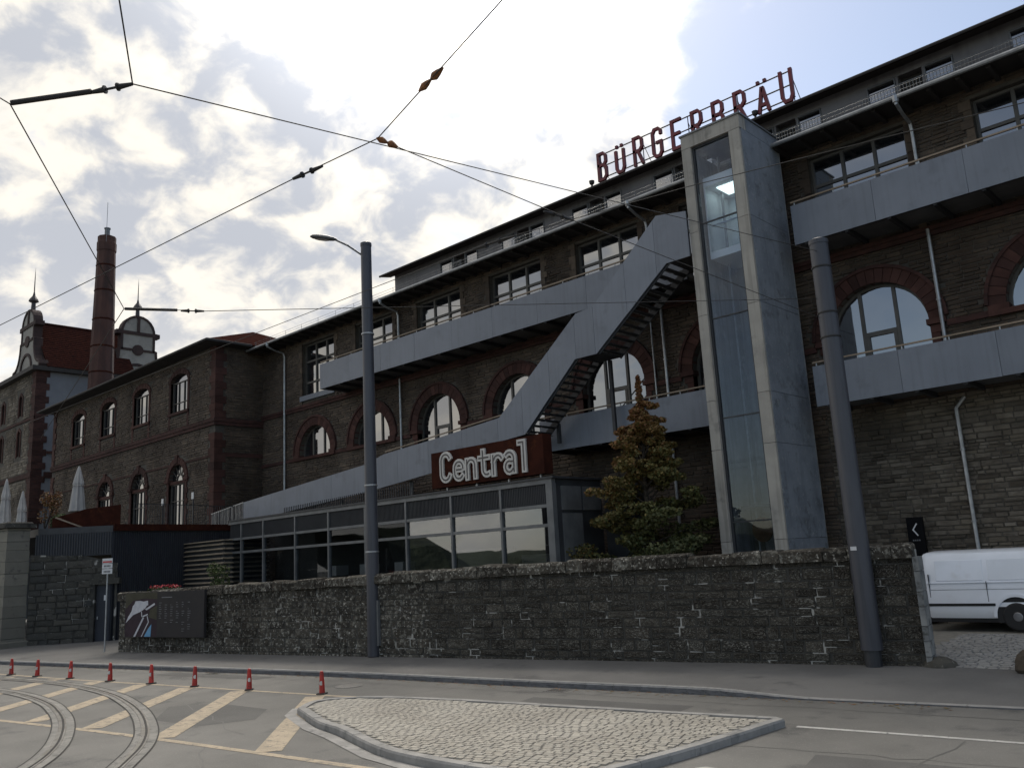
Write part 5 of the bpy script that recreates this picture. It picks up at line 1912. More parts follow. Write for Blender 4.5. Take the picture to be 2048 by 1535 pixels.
# coping stones, uneven
s_ = 0.0
ck = 0
while s_ < WL - .1:
    w = min(random.uniform(.4, .95), WL - s_)
    zt = wall_top(s_ + w / 2)
    q = MB()
    j = lambda a: random.uniform(-a, a)
    x0, x1 = s_ + .008, s_ + w - .008
    y0, y1 = -.10 + j(.025), .56
    zb, z1 = zt - .29 + j(.012), zt + j(.035)
    q.add([(x0, y0, zb), (x1, y0, zb), (x1, y1, zb), (x0, y1, zb), (x0, y0, z1 - .06 + j(.03)), (x1, y0, z1 - .06 + j(.03)), (x1, y1, z1 - .05), (x0, y1, z1 - .05), (x0 + .05, y0 + .08, z1 + j(.03)), (x1 - .05, y0 + .08, z1 + j(.03)), (x1 - .05, y1 - .08, z1 + j(.02)), (x0 + .05, y1 - .08, z1 + j(.02))],
          [(3, 2, 1, 0), (0, 1, 5, 4), (1, 2, 6, 5), (2, 3, 7, 6), (3, 0, 4, 7), (4, 5, 9, 8), (5, 6, 10, 9), (6, 7, 11, 10), (7, 4, 8, 11), (8, 9, 10, 11)])
    q.build('coping_stone', 'wall_stone', sw, raw=True)
    s_ += w
# dressed end of the wall by the gateway
z = -.15
while z < 2.2:
    q = MB(); h = random.uniform(.28, .42); q.box(WL - .02, WL + .09, -.09 + random.uniform(-.02, .02), .58, z, min(z + h, 2.2) - .012, random.random())
    q.build('end_stone', 'end_stone', sw, raw=True)
    z += h
q = MB(); q.lathe([(.35, 0), (.3, .12), (.16, .2), (.02, .22)], (WL + .2, .1, -.03), 10); q.build('guard_stone', 'grey_stone', sw, raw=True)

# information board on the wall
ib = thing('information_board', 'dark information board with a pale site map on the stone wall', 'notice board', (-30.75, 14.31, .8), wang)
bw, bh = 4.5, 1.58
q = MB(); q.box(-bw / 2, bw / 2, -.2, -.1, -.06, bh - .06); q.build('panel', 'board_panel', ib, raw=True)


def bprint(poly, mat, k, name='print'):
    q = MB(); q.add([(p[0] - bw / 2, -.203 - .0015 * k, p[1] - .06) for p in poly], [tuple(range(len(poly)))])
    o = q.build(name, mat, ib, raw=True)
    return o


bprint([(.02, .02), (1.9, .02), (1.9, 1.56), (.02, 1.56)], 'board_purple', 0)
bprint([(.02, 1.0), (.5, 1.3), (1.1, 1.36), (1.9, 1.32), (1.9, 1.56), (.02, 1.56)], 'board_olive', 1)
bprint([(1.4, .7), (1.9, .6), (1.9, 1.1), (1.5, .95)], 'board_olive', 1)
q = MB()


def bpoly(mb_, poly, k=2):
    mb_.prism(poly, (-bw / 2, -.2036 - .0015 * k, -.06), (1, 0, 0), (0, 0, 1), (0, .001, 0))


for poly in ([(.06, .5), (.5, .78), (.95, .9), (1.2, 1.0), (1.3, 1.1), (1.38, 1.12), (1.36, 1.28), (1.1, 1.25), (.9, 1.28), (.62, 1.27), (.55, 1.15), (.46, 1.1), (.4, .92), (.2, .72)],
             [(1.2, .98), (1.3, .94), (1.78, 1.13), (1.74, 1.19)],
             [(.55, .02), (.66, .02), (1.16, .68), (1.08, .7)], [(1.0, .02), (1.05, .02), (1.44, .52), (1.4, .54)], [(1.4, .52), (1.45, .52), (1.36, .74), (1.31, .74)],
             [(1.0, .72), (1.05, .7), (1.02, .9), (.97, .9)], [(1.08, .7), (1.38, .78), (1.36, .82), (1.07, .75)]):
    bpoly(q, poly)
q.build('map_print', 'board_print', ib, raw=True)
q = MB(); bpoly(q, [(1.18, .02), (1.56, .02), (1.6, .46), (1.38, .26)], 2); q.build('map_river', 'board_blue', ib, raw=True)
q = MB()
bpoly(q, [(2.15, 1.36), (2.75, 1.36), (2.75, 1.39), (2.15, 1.39)], 2)
for cx in range(6):
    rr = random.Random(cx)
    zz = 1.18
    while zz > (.2 if cx > 3 else .45):
        w_ = rr.uniform(.05, .17)
        if rr.random() < .8:
            bpoly(q, [(2.02 + cx * .32, zz), (2.02 + cx * .32 + w_, zz), (2.02 + cx * .32 + w_, zz + .018), (2.02 + cx * .32, zz + .018)], 2)
        zz -= .075
q.build('text_lines', 'board_print_dim', ib, raw=True)
for x in (-1.6, 1.6):
    q = MB(); q.box(x - .05, x + .05, -.1, .02, .2, 1.2); q.build('bracket', 'dark_steel', ib, raw=True)

# ------------------------------------------------------------------ left: retaining wall, pillar, terrace
rwA, rwB = Vector((-42.35, 13.35)), Vector((-39.9, 16.2))
rd = rwB - rwA
RL = rd.length
rang = math.atan2(rd.y, rd.x)
rw = thing('retaining_wall', 'greyish stone retaining wall with a narrow dark door under the terrace fence', 'wall', (rwA.x, rwA.y, .2), rang)
hr = lambda s_, z: RL - 1.0 < s_ < RL - .02 and z < 2.55
q = MB()
wall_with_holes(q, [(0, -.1), (RL, -.1), (RL, 3.35), (RL - 1.4, 3.75), (0, 3.9)], [[(RL - .95, -.09), (RL - .1, -.09), (RL - .1, 2.45), (RL - .95, 2.45)]], 0, .35)
q.build('core', 'wall_mortar', rw, raw=True)
q = MB()
cnt = []
add_rubble(q, 0, RL, -.1, 3.8, lambda s_, z: hr(s_, z) or z > 3.9 - max(0, s_ - RL + 1.6) * .34, 0, ch=(.24, .36), sl=(.4, .95), proud=(.03, .07), gap=.018, collect=lambda a, b, z0, z1: (cnt.append((a, b, z0, z1)) or True))
for a, b, z0, z1 in cnt:
    k = random.randrange(8)
    o = inst('stone', bpy.data.meshes['stone_grey%d' % k] if 'stone_grey%d' % k in bpy.data.meshes else None, rw, ((a + b) / 2, .004, (z0 + z1) / 2), (0, 0, 0), (b - a - .018, .06, z1 - z0 - .018), raw=True) if False else None
gm = []
for v, f in stone_units(8, seed=11):
    m_ = MB(); m_.add(v, f); gm.append(m_.mesh('stone', 'grey_stone'))
for a, b, z0, z1 in cnt:
    inst('stone', random.choice(gm), rw, ((a + b) / 2, .004, (z0 + z1) / 2), (0, 0, 0), (b - a - .018, random.uniform(.04, .08), z1 - z0 - .018), raw=True)
q.build('stonework', 'grey_stone', rw, raw=True, tint=True, kind='stuff') if q.v else None
q = MB(); q.box(RL - .93, RL - .12, .16, .2, -.05, 2.43); dr = q.build('door', 'navy_door', rw, raw=True)
q = MB(); q.box(RL - .6, RL - .48, .15, .159, 1.75, 1.98); q.build('notice', 'sign_white', dr, raw=True)
q = MB(); q.box(RL - .85, RL - .82, .1, .159, .95, 1.07); q.build('handle', 'galvanised', dr, raw=True)
q = MB(); q.box(RL - 1.2, RL + .1, -.05, .3, 2.46, 2.72); q.build('lintel', 'grey_stone', rw, raw=True)

gp = thing('gate_pillar', 'pale stone gate pillar with a capstone at the left edge', 'pillar', (-42.9, 12.7, .2), R_(10))
z = 0
while z < 5.1:
    h = random.uniform(.36, .52)
    q = MB(); e = random.uniform(-.015, .015); q.box(-.62 - e, .62 + e, -.5 - e, .5 + e, z, min(z + h, 5.1) - .012, random.random(), ch=.02); q.build('block', 'pale_stone', gp, raw=True, tint=True)
    z += h
q = MB(); q.box(-.8, .8, -.68, .68, 5.1, 5.26); q.box(-.7, .7, -.58, .58, 5.262, 5.36, ch=.05); q.build('capstone', 'grey_stone', gp, raw=True)
q = MB(); q.box(-.75, .75, -.62, .62, -.1, .25, ch=.05); q.build('plinth', 'pale_stone', gp, raw=True)
gw = thing('garage_wall', 'stone wall with a dark gate opening beyond the pillar at the left edge', 'wall', (-44.6, 11.9, .2), R_(10))
q = MB()
wall_with_holes(q, [(-4, -.1), (1.1, -.1), (1.1, 4.6), (-4, 4.6)], [[(-3, -.09), (.55, -.09), (.55, 2.6), (-3, 2.6)]], 0, .5)
q.build('masonry', 'pale_stone', gw, raw=True)
q = MB(); q.box(-3, .55, .4, .46, -.09, 2.6); q.build('gate', 'navy_door', gw, raw=True)
q = MB(); q.box(-4.1, 1.12, -.08, .5, 4.6, 4.75); q.build('coping', 'grey_stone', gw, raw=True)

tr = thing('terrace', 'raised terrace with dark ribbed metal cladding and a rusty steel edge beam', 'terrace', (-44, 18, .2))
TA, TB, TC = Vector((-42.3, 13.5)), Vector((-40.1, 16.0)), Vector((-41.4, 22.85))
q = MB()
poly = [TA + Vector((-.0, .1)), TB, TC, Vector((-44.8, 23.28)), Vector((-75, 23.28)), Vector((-75, 13.5))]
q.prism([(p.x, p.y) for p in poly], (0, 0, 4.9), (1, 0, 0), (0, 1, 0), (0, 0, .35))
q.build('deck', 'dark_steel', tr)
for P0, P1, zb, nm in ((TB, TC, .2, 'cladding'), (TA, TB, 3.95, 'fence')):
    d = P1 - P0
    nn = Vector((d.y, -d.x)).normalized()
    q = MB(); q.obox((*(P0 - nn * .03), zb), (*d, 0), (*(nn * .03), 0), (0, 0, 4.95 - zb)); q.build('backing', 'navy_door', tr)
    L_ = d.length
    n_ = int(L_ / .11)
    for i in range(n_):
        p = P0 + d * ((i + .5) / n_)
        q = MB(); t_ = d.normalized()
        lo = zb + .05
        q.obox((*(p - t_ * .018 + nn * .002), lo), (*(t_ * .036), 0), (*(nn * .035), 0), (0, 0, 4.98 - lo)); q.build('bar', 'dark_steel', tr)
d = TC - TB
nn = Vector((d.y, -d.x)).normalized()
q = MB(); q.obox((*(TB + nn * .04), 5.0), (*d, 0), (*(nn * .08), 0), (0, 0, .3)); q.build('edge_beam', 'corten', tr)
# corten stair parapet with slanting wooden rail
q = MB()
q.prism([(0, 0), (2.9, 0), (2.9, 1.25), (1.4, 1.1), (0, .72)], (-42.45, 14.2, 5.0), (.55, .835, 0), (0, 0, 1), (-.05, .03, 0)); q.build('stair_parapet', 'corten', tr)
q = MB(); q.bar((-42.2, 14.25, 5.75), (-41.2, 15.7, 5.0), .06, .06); q.build('slanting_rail', 'rail_wood', tr)
# terrace balustrade
q = MB()
P0, P1 = TB + Vector((-.15, 1.0)), TC + Vector((-.15, -.1))
q.bar((*P0, 6.25), (*P1, 6.25), .04, .03); q.build('top_rail', 'dark_steel', tr)
d = P1 - P0
for i in range(44):
    p = P0 + d * (i / 43)
    q = MB(); q.box(p.x - .009, p.x + .009, p.y - .009, p.y + .009, 5.25, 6.25); q.build('baluster', 'dark_steel', tr)
for x, y, h in ((-43.6, 21.5, 1.9), (-46.5, 21.2, 1.8)):
    q = MB(); q.box(x - .03, x + .03, y - .03, y + .03, 5.25, 5.25 + h); q.build('menu_post', 'dark_steel', tr)
    q = MB(); q.box(x - .12, x + .12, y - .05, y - .032, 5.25 + h - .35, 5.25 + h); q.build('menu_card', 'sign_white', tr)

# parasols on the terrace
def parasol(loc, h, r, label):
    t = thing('closed_parasol', label, 'parasol', loc, group='closed parasols on the terrace')
    q = MB(); q.tube([(0, 0, 0), (0, 0, h - .05)], .035, 8); q.build('pole', 'galvanised', t, raw=True)
    q = MB(); q.box(-.3, .3, -.3, .3, 0, .07); q.build('base', 'dark_steel', t, raw=True)
    q = MB()
    n_ = 16
    prof = [(.05, h), (.10, h - .12), (.2, h - .5), (.3, h - .9), (.27, h - 1.0), (.34, h - 1.5), (.42, h - 2.15), (.46, h - 2.3)]
    base = 0
    for a, z in prof:
        for k in range(n_):
            rr = a * r * (1 + (.16 if k % 2 else -.12) * (1 if z < h - .2 else 0))
            q.v.append((rr * math.cos(2 * math.pi * k / n_), rr * math.sin(2 * math.pi * k / n_), z))
    for i in range(len(prof) - 1):
        for k in range(n_):
            q.f.append((i * n_ + k, (i + 1) * n_ + k, (i + 1) * n_ + (k + 1) % n_, i * n_ + (k + 1) % n_)); q.t.append(0)
    q.build('canopy', 'canvas', t, raw=True)
    q = MB(); q.tube([(.33 * r * math.cos(t_), .33 * r * math.sin(t_), h - 1.0) for t_ in [2 * math.pi * k / 12 for k in range(13)]], .02, 5); q.build('strap', 'canvas', t, raw=True)
    return t


parasol((-46.3, 16.65, 5.25), 3.4, .78, 'large closed cream parasol standing before the side wing')
parasol((-47.7, 13.75, 5.25), 2.8, .62, 'closed cream parasol above the gate pillar at the left edge')
parasol((-46.5, 14.15, 5.25), 2.1, .6, 'small closed pale parasol just right of the gate pillar')


# foliage helper
def leaves(mb_, n_, centers, size, tintf, rnd):
    for i in range(n_):
        c, r = centers[rnd.randrange(len(centers))]
        while True:
            d = Vector((rnd.uniform(-1, 1), rnd.uniform(-1, 1), rnd.uniform(-1, 1)))
            if .25 < d.length < 1:
                break
        d = d * (d.length ** -.35)
        p = Vector(c) + Vector((d.x * r[0], d.y * r[1], d.z * r[2]))
        a = Vector((rnd.gauss(0, 1), rnd.gauss(0, 1), rnd.gauss(0, .6))).normalized()
        b = a.cross(Vector((rnd.gauss(0, 1), rnd.gauss(0, 1), rnd.gauss(0, 1)))).normalized()
        s_ = size * rnd.uniform(.6, 1.3)
        q0 = p - a * s_ * .5
        mb_.add([q0, p + b * s_ * .42, p + a * s_ * .62, p - b * s_ * .42], [(0, 1, 2, 3)], tintf(p))


# maple in front of the brewery wall
mt = thing('maple_tree', 'young maple turning orange brown, green at the base, behind the stone wall', 'tree', (-15.37, 22.3, .25))
rnd = random.Random(3)
TXc, TYc = -15.37, 22.3
q = MB()
q.tube([(TXc, TYc, .25), (TXc + .05, TYc, 2.5), (TXc, TYc + .02, 4.5), (TXc + .1, TYc, 6.6), (TXc + .08, TYc, 8.15)], [.12, .1, .065, .035, .012], 8)
cents = []
for i in range(52):
    f_ = i / 52
    z = 1.9 + 5.1 * f_ ** .85
    tt = (z - 1.9) / 5.3
    reach = 2.35 * (1 - tt) ** .85 + .2
    a = i * 2.4 + rnd.uniform(-.5, .5)
    k = rnd.uniform(.45, 1.15)
    tip = Vector((TXc + .05 + math.cos(a) * reach * k, TYc + math.sin(a) * reach * k * .9, z + .25 + rnd.uniform(-.2, .3)))
    ax_ = Vector((TXc + .05, TYc, z))
    mid = tip.lerp(ax_, .45) + Vector((rnd.uniform(-.1, .1), rnd.uniform(-.1, .1), -.06))
    q.tube([ax_ - Vector((0, 0, .25)), mid, tip], [.034, .022, .006], 5)
    for j in range(3):
        tw = mid.lerp(tip, rnd.uniform(.2, .9))
        e_ = tw + Vector((rnd.gauss(0, .22), rnd.gauss(0, .22), rnd.uniform(-.02, .22))) * (.5 + reach * .4)
        q.tube([tw, e_], [.012, .004], 4)
        sz = (.1 + .23 * (1 - tt)) * rnd.uniform(.7, 1.3)
        cents.append((e_, (sz * 1.4, sz * 1.4, sz * .6)))
    sz = .1 + .22 * (1 - tt)
    cents.append((mid, (sz * 1.2, sz * 1.2, sz * .7)))
    cents.append((tip, (sz * 1.4, sz * 1.4, sz * .6)))
q.build('trunk', 'bark', mt)
cents += [((TXc + .08, TYc, 6.6 + .25 * i), (.17 - .015 * i, .17 - .015 * i, .22)) for i in range(7)]


def tintm(p):
    t_ = (p.z - 3.4) / 5.6 + (TXc - p.x) * .15 + rnd.gauss(0, .15)
    return max(0, min(.98, .27 + .68 * t_))


q = MB(); leaves(q, 36000, cents, .1, tintm, rnd)
q.build('crown', 'maple_leaf', mt, tint=True)


def bush(loc, r, h, label, n_=900, mat='bush_leaf', shift=0.0, name='bush'):
    t = thing(name, label, 'plant', loc)
    rr = random.Random(int(loc[0] * 100))
    q = MB()
    cs_ = []
    for i in range(9):
        a = rr.uniform(0, 6.28)
        k = rr.uniform(.1, .9)
        tip = (math.cos(a) * r * k, math.sin(a) * r * k, h * rr.uniform(.35, .95))
        q.tube([(0, 0, 0), (tip[0] * .5, tip[1] * .5, tip[2] * .6), tip], [.02, .014, .004], 4)
        cs_.append((tip, (r * .42, r * .42, h * .22)))
    q.build('stems', 'bark', t, raw=True)
    q = MB(); leaves(q, n_, cs_, .07 + .03 * r, lambda p: (rr.random() * .5 + shift) % 1, rr); q.build('foliage', mat, t, raw=True, tint=True)
    return t


bush((-44.6, 14.6, 5.25), .55, 1.75, 'orange brown autumn shrub beside the gate pillar', 900, 'maple_leaf', .5, 'shrub')
bush((-43.6, 14.9, 5.25), .5, .75, 'low green shrub beside the rusty stair parapet', 700, 'bush_leaf', 0, 'shrub')
bush((-33.0, 17.3, 2.0), .5, 1.15, 'yellow green shrub growing in front of the slatted timber box', 700, 'bush_leaf', .2, 'shrub')
fl = thing('flower_box', 'red geraniums on top of the wall above the information board', 'flowers', (-32.0, 14.75, 2.1), wang)
q = MB(); rr = random.Random(9)
q.box(-.9, .9, -.12, .12, 0, .16); q.build('trough', 'dark_steel', fl, raw=True)
q = MB(); leaves(q, 260, [((x, 0, .26), (.16, .16, .1)) for x in (-.8, -.5, -.2, .1, .4, .7)], .07, lambda p: rr.random() * .4, rr); q.build('foliage', 'bush_leaf', fl, raw=True, tint=True)
q = MB(); leaves(q, 150, [((x, 0, .38), (.14, .14, .06)) for x in (-.7, -.4, -.1, .2, .5, .75)], .06, lambda p: 0, rr); q.build('blossom', 'red_petal', fl, raw=True)

# slatted timber enclosure
sb = thing('slatted_enclosure', 'slatted timber enclosure with overhanging horizontal boards behind the wall', 'enclosure', (-39.5, 20.6, .2))
bx0, bx1, by0, by1 = -41.2, -36.95, 19.7, 22.1
q = MB(); q.box(bx0 + .12, bx1 - .12, by0 + .12, by1 - .1, .3, 4.3); q.build('core', 'dark_steel', sb)
z = 2.2
while z < 4.3:
    q = MB(); q.obox((bx0, by0, z), (bx1 - bx0, 0, 0), (0, .12, .06), (0, -.012, .03)); q.build('slat', 'slat_wood', sb)
    q = MB(); q.obox((bx1, by0, z), (0, by1 - by0, 0), (-.12, 0, .06), (.012, 0, .03)); q.build('slat', 'slat_wood', sb)
    z += .215
q = MB(); q.box(bx0 - .03, bx1 + .03, by0 - .03, by1, 4.32, 4.37); q.build('cover', 'slat_wood', sb)

# ------------------------------------------------------------------ poles
def tpole(name, loc, ztop, r0, r1, label, lamp=False):
    t = thing(name, label, 'pole', loc)
    H = ztop - loc[2]
    q = MB(); q.lathe([(r0, .0), (r0 * .98, .3), (r1, H - .12), (r1 + .012, H - .12), (r1 + .012, H - .02), (r1 * .5, H + .03)], (0, 0, 0), 20); q.build('shaft', 'pole_paint', t, smooth=True, raw=True)
    return t, H


pl, H = tpole('lamp_pole', (-21.2, 16.15, .2), 13.1, .2, .17, 'tall grey steel pole carrying a street lamp in front of the pavilion')
q = MB(); q.tube([(-.1, -.12, H - .4), (-.35, -.45, H - .1), (-.62, -.8, H + .12)], .032, 8); q.build('lamp_arm', 'grey_steel', pl, raw=True, smooth=True)
q = MB()
dl = Vector((-.6, -.8, .12)).normalized()
sl_ = dl.cross(Vector((0, 0, 1))).normalized()
c0 = Vector((-.56, -.73, H + .1))
prof = [(0, .04, .04), (.12, .1, .08), (.35, .15, .11), (.6, .16, .1), (.78, .12, .07), (.86, .03, .02)]
for dd, w_, hh in prof:
    c = c0 + dl * dd
    for k in range(10):
        a = 2 * math.pi * k / 10
        zz = hh * math.sin(a) * (1.0 if math.sin(a) > 0 else .55)
        q.v.append(tuple(c + sl_ * w_ * math.cos(a) + Vector((0, 0, zz))))
for i in range(len(prof) - 1):
    for k in range(10):
        q.f.append((i * 10 + k, i * 10 + (k + 1) % 10, (i + 1) * 10 + (k + 1) % 10, (i + 1) * 10 + k)); q.t.append(0)
q.build('lamp_head', 'grey_steel', pl, raw=True, smooth=True)
q = MB()
c = c0 + dl * .48 + Vector((0, 0, -.062))
q.add([tuple(c + dl * .24 * math.cos(a) + sl_ * .1 * math.sin(a)) for a in [2 * math.pi * k / 12 for k in range(12)]], [tuple(range(12))]); q.build('lamp_lens', 'letter_pale', pl, raw=True)
for z in (9.8, 5.0, 3.0):
    q = MB(); q.lathe([(.2, 0), (.205, .01), (.205, .04), (.2, .05)], (0, 0, z), 20); q.build('strap', 'galvanised', pl, raw=True)
q = MB(); q.box(.19, .27, -.04, .04, .3, 1.6); q.build('cable_duct', 'grey_steel', pl, raw=True)

pr, H = tpole('catenary_pole', (-7.46, 18.6, .53), 9.6, .222, .205, 'thick grey steel overhead line pole at the gateway end of the wall')
q = MB(); q.lathe([(.17, 0), (.17, .36)], (0, 0, -.34), 16); q.build('foot', 'dark_steel', pr, raw=True)
for z in (8.7, 7.62, 7.05):
    q = MB(); q.lathe([(.205, 0), (.226, .01), (.226, .04), (.205, .05)], (0, 0, z - .53 + .2), 20); q.build('wire_strap', 'wire_black', pr, raw=True)
q = MB(); q.box(-.09, .04, -.228, -.222, 2.05, 2.13); q.build('sticker', 'sign_white', pr, raw=True)

# ------------------------------------------------------------------ overhead wires
def wire(name, pts, r, label, sag=0.0, fit=()):
    t = thing(name, label, 'wire', pts[0], group='overhead wires')
    P_ = [Vector(p) for p in pts]
    out = []
    for i in range(len(P_) - 1):
        for k in range(8):
            s_ = k / 8
            p = P_[i].lerp(P_[i + 1], s_)
            p.z -= sag * 4 * s_ * (1 - s_)
            out.append(p)
    out.append(P_[-1])
    q = MB(); q.tube(out, r, 5); q.build('cable', 'wire_black', t)
    for kind, a, b in fit:
        a, b = Vector(a), Vector(b)
        q = MB()
        if False:
            pass
        elif kind == 'rod':
            q.tube([a, b], .026, 8); m_ = 'wire_black'
        elif kind == 'ins':
            d = b - a
            q.tube([a, a + d * .3, a + d * .301, a + d * .34, a + d * .341, a + d * .62, a + d * .621, a + d * .66, a + d * .661, b], [.018, .028, .04, .04, .012, .012, .04, .04, .028, .016], 8); m_ = 'wire_black'
        else:
            d = b - a
            q.tube([a, a + d * .2, a + d * .35, a + d * .5, a + d * .65, a + d * .8, b], [.012, .04, .03, .012, .045, .035, .012], 8); m_ = 'rust_orange'
        q.build('insulator' if kind != 'rod' else 'strain_rod', m_, t)
    return t


PRa, PRb, PRc = (-7.6, 18.45, 8.2), (-7.45, 18.45, 9.29), (-7.6, 18.45, 7.75)
wire('span_wire', [(-7.522, 3.021, 7.4), PRb], .007, 'long span wire running from the top left insulator rod to the gateway pole top')
wire('span_wire', [(8.9, -5.47, 7.4), (-7.522, 3.021, 7.4)], .007, 'short wire leaving the top edge of the picture at upper left')
wire('span_wire', [(-2.1, -9.46, 7.3), (-8.44, 2.252, 7.3), (-13.902, 5.586, 7.2)], .007, 'steep wire falling across the chimney at the left',
     fit=[('rod', (-8.43, 2.26, 7.31), (-7.85, 2.77, 7.37)), ('ins', (-7.86, 2.78, 7.37), (-7.522, 3.021, 7.4))])
wire('span_wire', [(-25.8, 8.2, 6.76), (-13.902, 5.586, 7.2), (-13.817, 5.814, 7.22), (-13.74, 6.903, 7.35), PRa], .007, 'near level wire crossing the facade to the gateway pole',
     fit=[('rod', (-13.9, 5.6, 7.2), (-13.792, 6.44, 7.3)), ('ins', (-13.786, 6.506, 7.3), (-13.74, 6.903, 7.35))])
wire('span_wire', [(-43.8, .8, 6.3), (-8.485, 5.391, 7.5), (-7.173, 5.66, 7.6), (10.2, 1.54, 8.2)], .007, 'diagonal wire with orange insulator rising to the top of the picture',
     fit=[('ins', (-8.5, 5.388, 7.5), (-8.034, 5.498, 7.53)), ('rust', (-6.15, 5.42, 7.65), (-5.7, 5.352, 7.68))])
wire('span_wire', [(-7.173, 5.66, 7.6), (-7.215, 5.988, 7.62), (-7.747, 9.837, 7.9), PRc], .007, 'wire dropping from the orange clamp past the attic to the gateway pole',
     fit=[('rust', (-7.17, 5.65, 7.6), (-7.215, 5.988, 7.62)), ('ins', (-7.73, 9.2, 7.85), (-7.75, 9.9, 7.9))])
wire('contact_wire', [(-45, 7.05, 7.0), (-12.941, 7.729, 7.0), (-7.441, 7.755, 6.93), (-4.722, 8.244, 6.9), (9.9, 12.37, 6.9)], .0055, 'thin tram contact wire running along the eaves line',
     fit=[('ins', (-7.8, 7.75, 6.93), (-7.1, 7.83, 6.93))])

# ------------------------------------------------------------------ traffic cones
def make_cone():
    t = thing('traffic_cone', 'x', 'traffic cone', (0, 0, 0), group='red marker cones along the hatched line')
    q = MB(); q.box(-.1, .1, -.1, .1, 0.0, .03, ch=.01); q.build('base', 'rubber', t, raw=True)
    q = MB(); q.lathe([(.07, .03), (.066, .06), (.056, .28), (.044, .45), (.036, .5), (.018, .51)], (0, 0, 0), 14); q.build('cone_body', 'cone_red', t, raw=True, smooth=True)
    q = MB()
    q.add([(.01, -.068, .2), (.035, -.058, .2), (.032, -.056, .29), (.01, -.063, .29)], [(0, 1, 2, 3)])
    q.add([(.0 + .03 * math.cos(a), -.068 + .006 * math.sin(a), .245 + .045 * math.sin(a)) for a in [2 * math.pi * k / 10 for k in range(10)]], [tuple(range(10))])
    q.build('reflector', 'cone_white', t, raw=True)
    return t


proto = make_cone()
cpos = [(-31.7, 9.62), (-30.09, 9.87), (-28.15, 10.15), (-25.98, 10.45), (-24.0, 10.75), (-22.08, 11.03), (-19.91, 11.35), (-17.44, 11.78)]
ordn = ['first from the left, at the picture edge', 'second from the left', 'third from the left', 'fourth from the left', 'fifth from the left', 'third from the right', 'second from the right', 'beside the tip of the traffic island']
for i, (p, w_) in enumerate(zip(cpos, ordn)):
    lab = 'small red traffic cone, ' + w_
    if i == 0:
        proto.location = (*p, .004)
        proto.rotation_euler = (0, 0, R_(44))
        proto['label'] = lab
    else:
        c_ = copy_tree(proto, (*p, .004), R_(44 + random.uniform(-20, 20)), lab)
        c_.rotation_euler = (R_(random.uniform(-1.5, 1.5)), R_(random.uniform(-1.5, 1.5)), c_.rotation_euler[2])

# ------------------------------------------------------------------ street sign, totem
ss_ = thing('street_sign', 'slim post with three stacked white parking plates at the wall corner', 'sign', (-34.3, 13.55, .2), R_(40))
q = MB(); q.tube([(0, 0, 0), (0, 0, 3.4)], .03, 8); q.build('post', 'galvanised', ss_, raw=True, smooth=True)
for z0, z1, m_ in ((3.26, 3.44, 'sign_white'), (3.07, 3.24, 'sign_white'), (2.86, 3.05, 'sign_white')):
    q = MB(); q.box(-.2, .2, -.045, -.033, z0, z1); pt = q.build('plate', m_, ss_, raw=True)
    q = MB()
    if z0 > 3.2:
        q.box(-.18, .18, -.0485, -.0455, z0 + .02, z0 + .08)
        q.build('red_stripe', 'sign_red', pt, raw=True)
    else:
        for k in range(5):
            q.box(-.13 + k * .055, -.095 + k * .055, -.0485, -.0455, z0 + .05, z0 + .12)
        q.build('lettering', 'sign_ink', pt, raw=True)

tt_ = thing('totem_sign', 'black slab sign with a white chevron arrow behind the parked van', 'sign', (-8.72, 26.0, .41), R_(3))
q = MB(); q.box(-.22, .22, -.06, .06, 0, 2.93); q.build('slab', 'black_sign', tt_, raw=True)
q = MB(); q.ribbon([(.05, .16), (-.06, 0), (.05, -.16)], .035, (0, -.063, 2.58), (1, 0, 0), (0, 0, 1), (0, -.004, 0)); q.build('chevron', 'sign_white', tt_, raw=True)
q = MB()
for k in range(4):
    q.box(-.1 + k * .055, -.065 + k * .055, -.067, -.063, 2.26, 2.3)
q.build('lettering', 'board_print_dim', tt_, raw=True)

bs = thing('kerb_boulder', 'dark brown boulder at the right edge beside the cobbled yard', 'boulder', (-4.62, 18.75, .18))
q = MB()
rr = random.Random(5)
q.lathe([(.16, 0), (.23, .1), (.24, .22), (.18, .36), (.06, .44)], (0, 0, -.03), 9)
q.v = [(p[0] + rr.uniform(-.03, .03), p[1] + rr.uniform(-.03, .03), p[2] + rr.uniform(-.02, .02)) for p in q.v]
q.build('rock', 'bark', bs, raw=True, smooth=True)

# ------------------------------------------------------------------ van
VY, VZ = 24.0, .41
vn = thing('delivery_van', 'white delivery van parked in the yard behind the wall end', 'van', (-5.3, VY + .95, VZ))
vx0, vx1 = -8.1, -2.3


def vsec(t):
    """half outline (y from side, z) at fraction t along the length"""
    return None


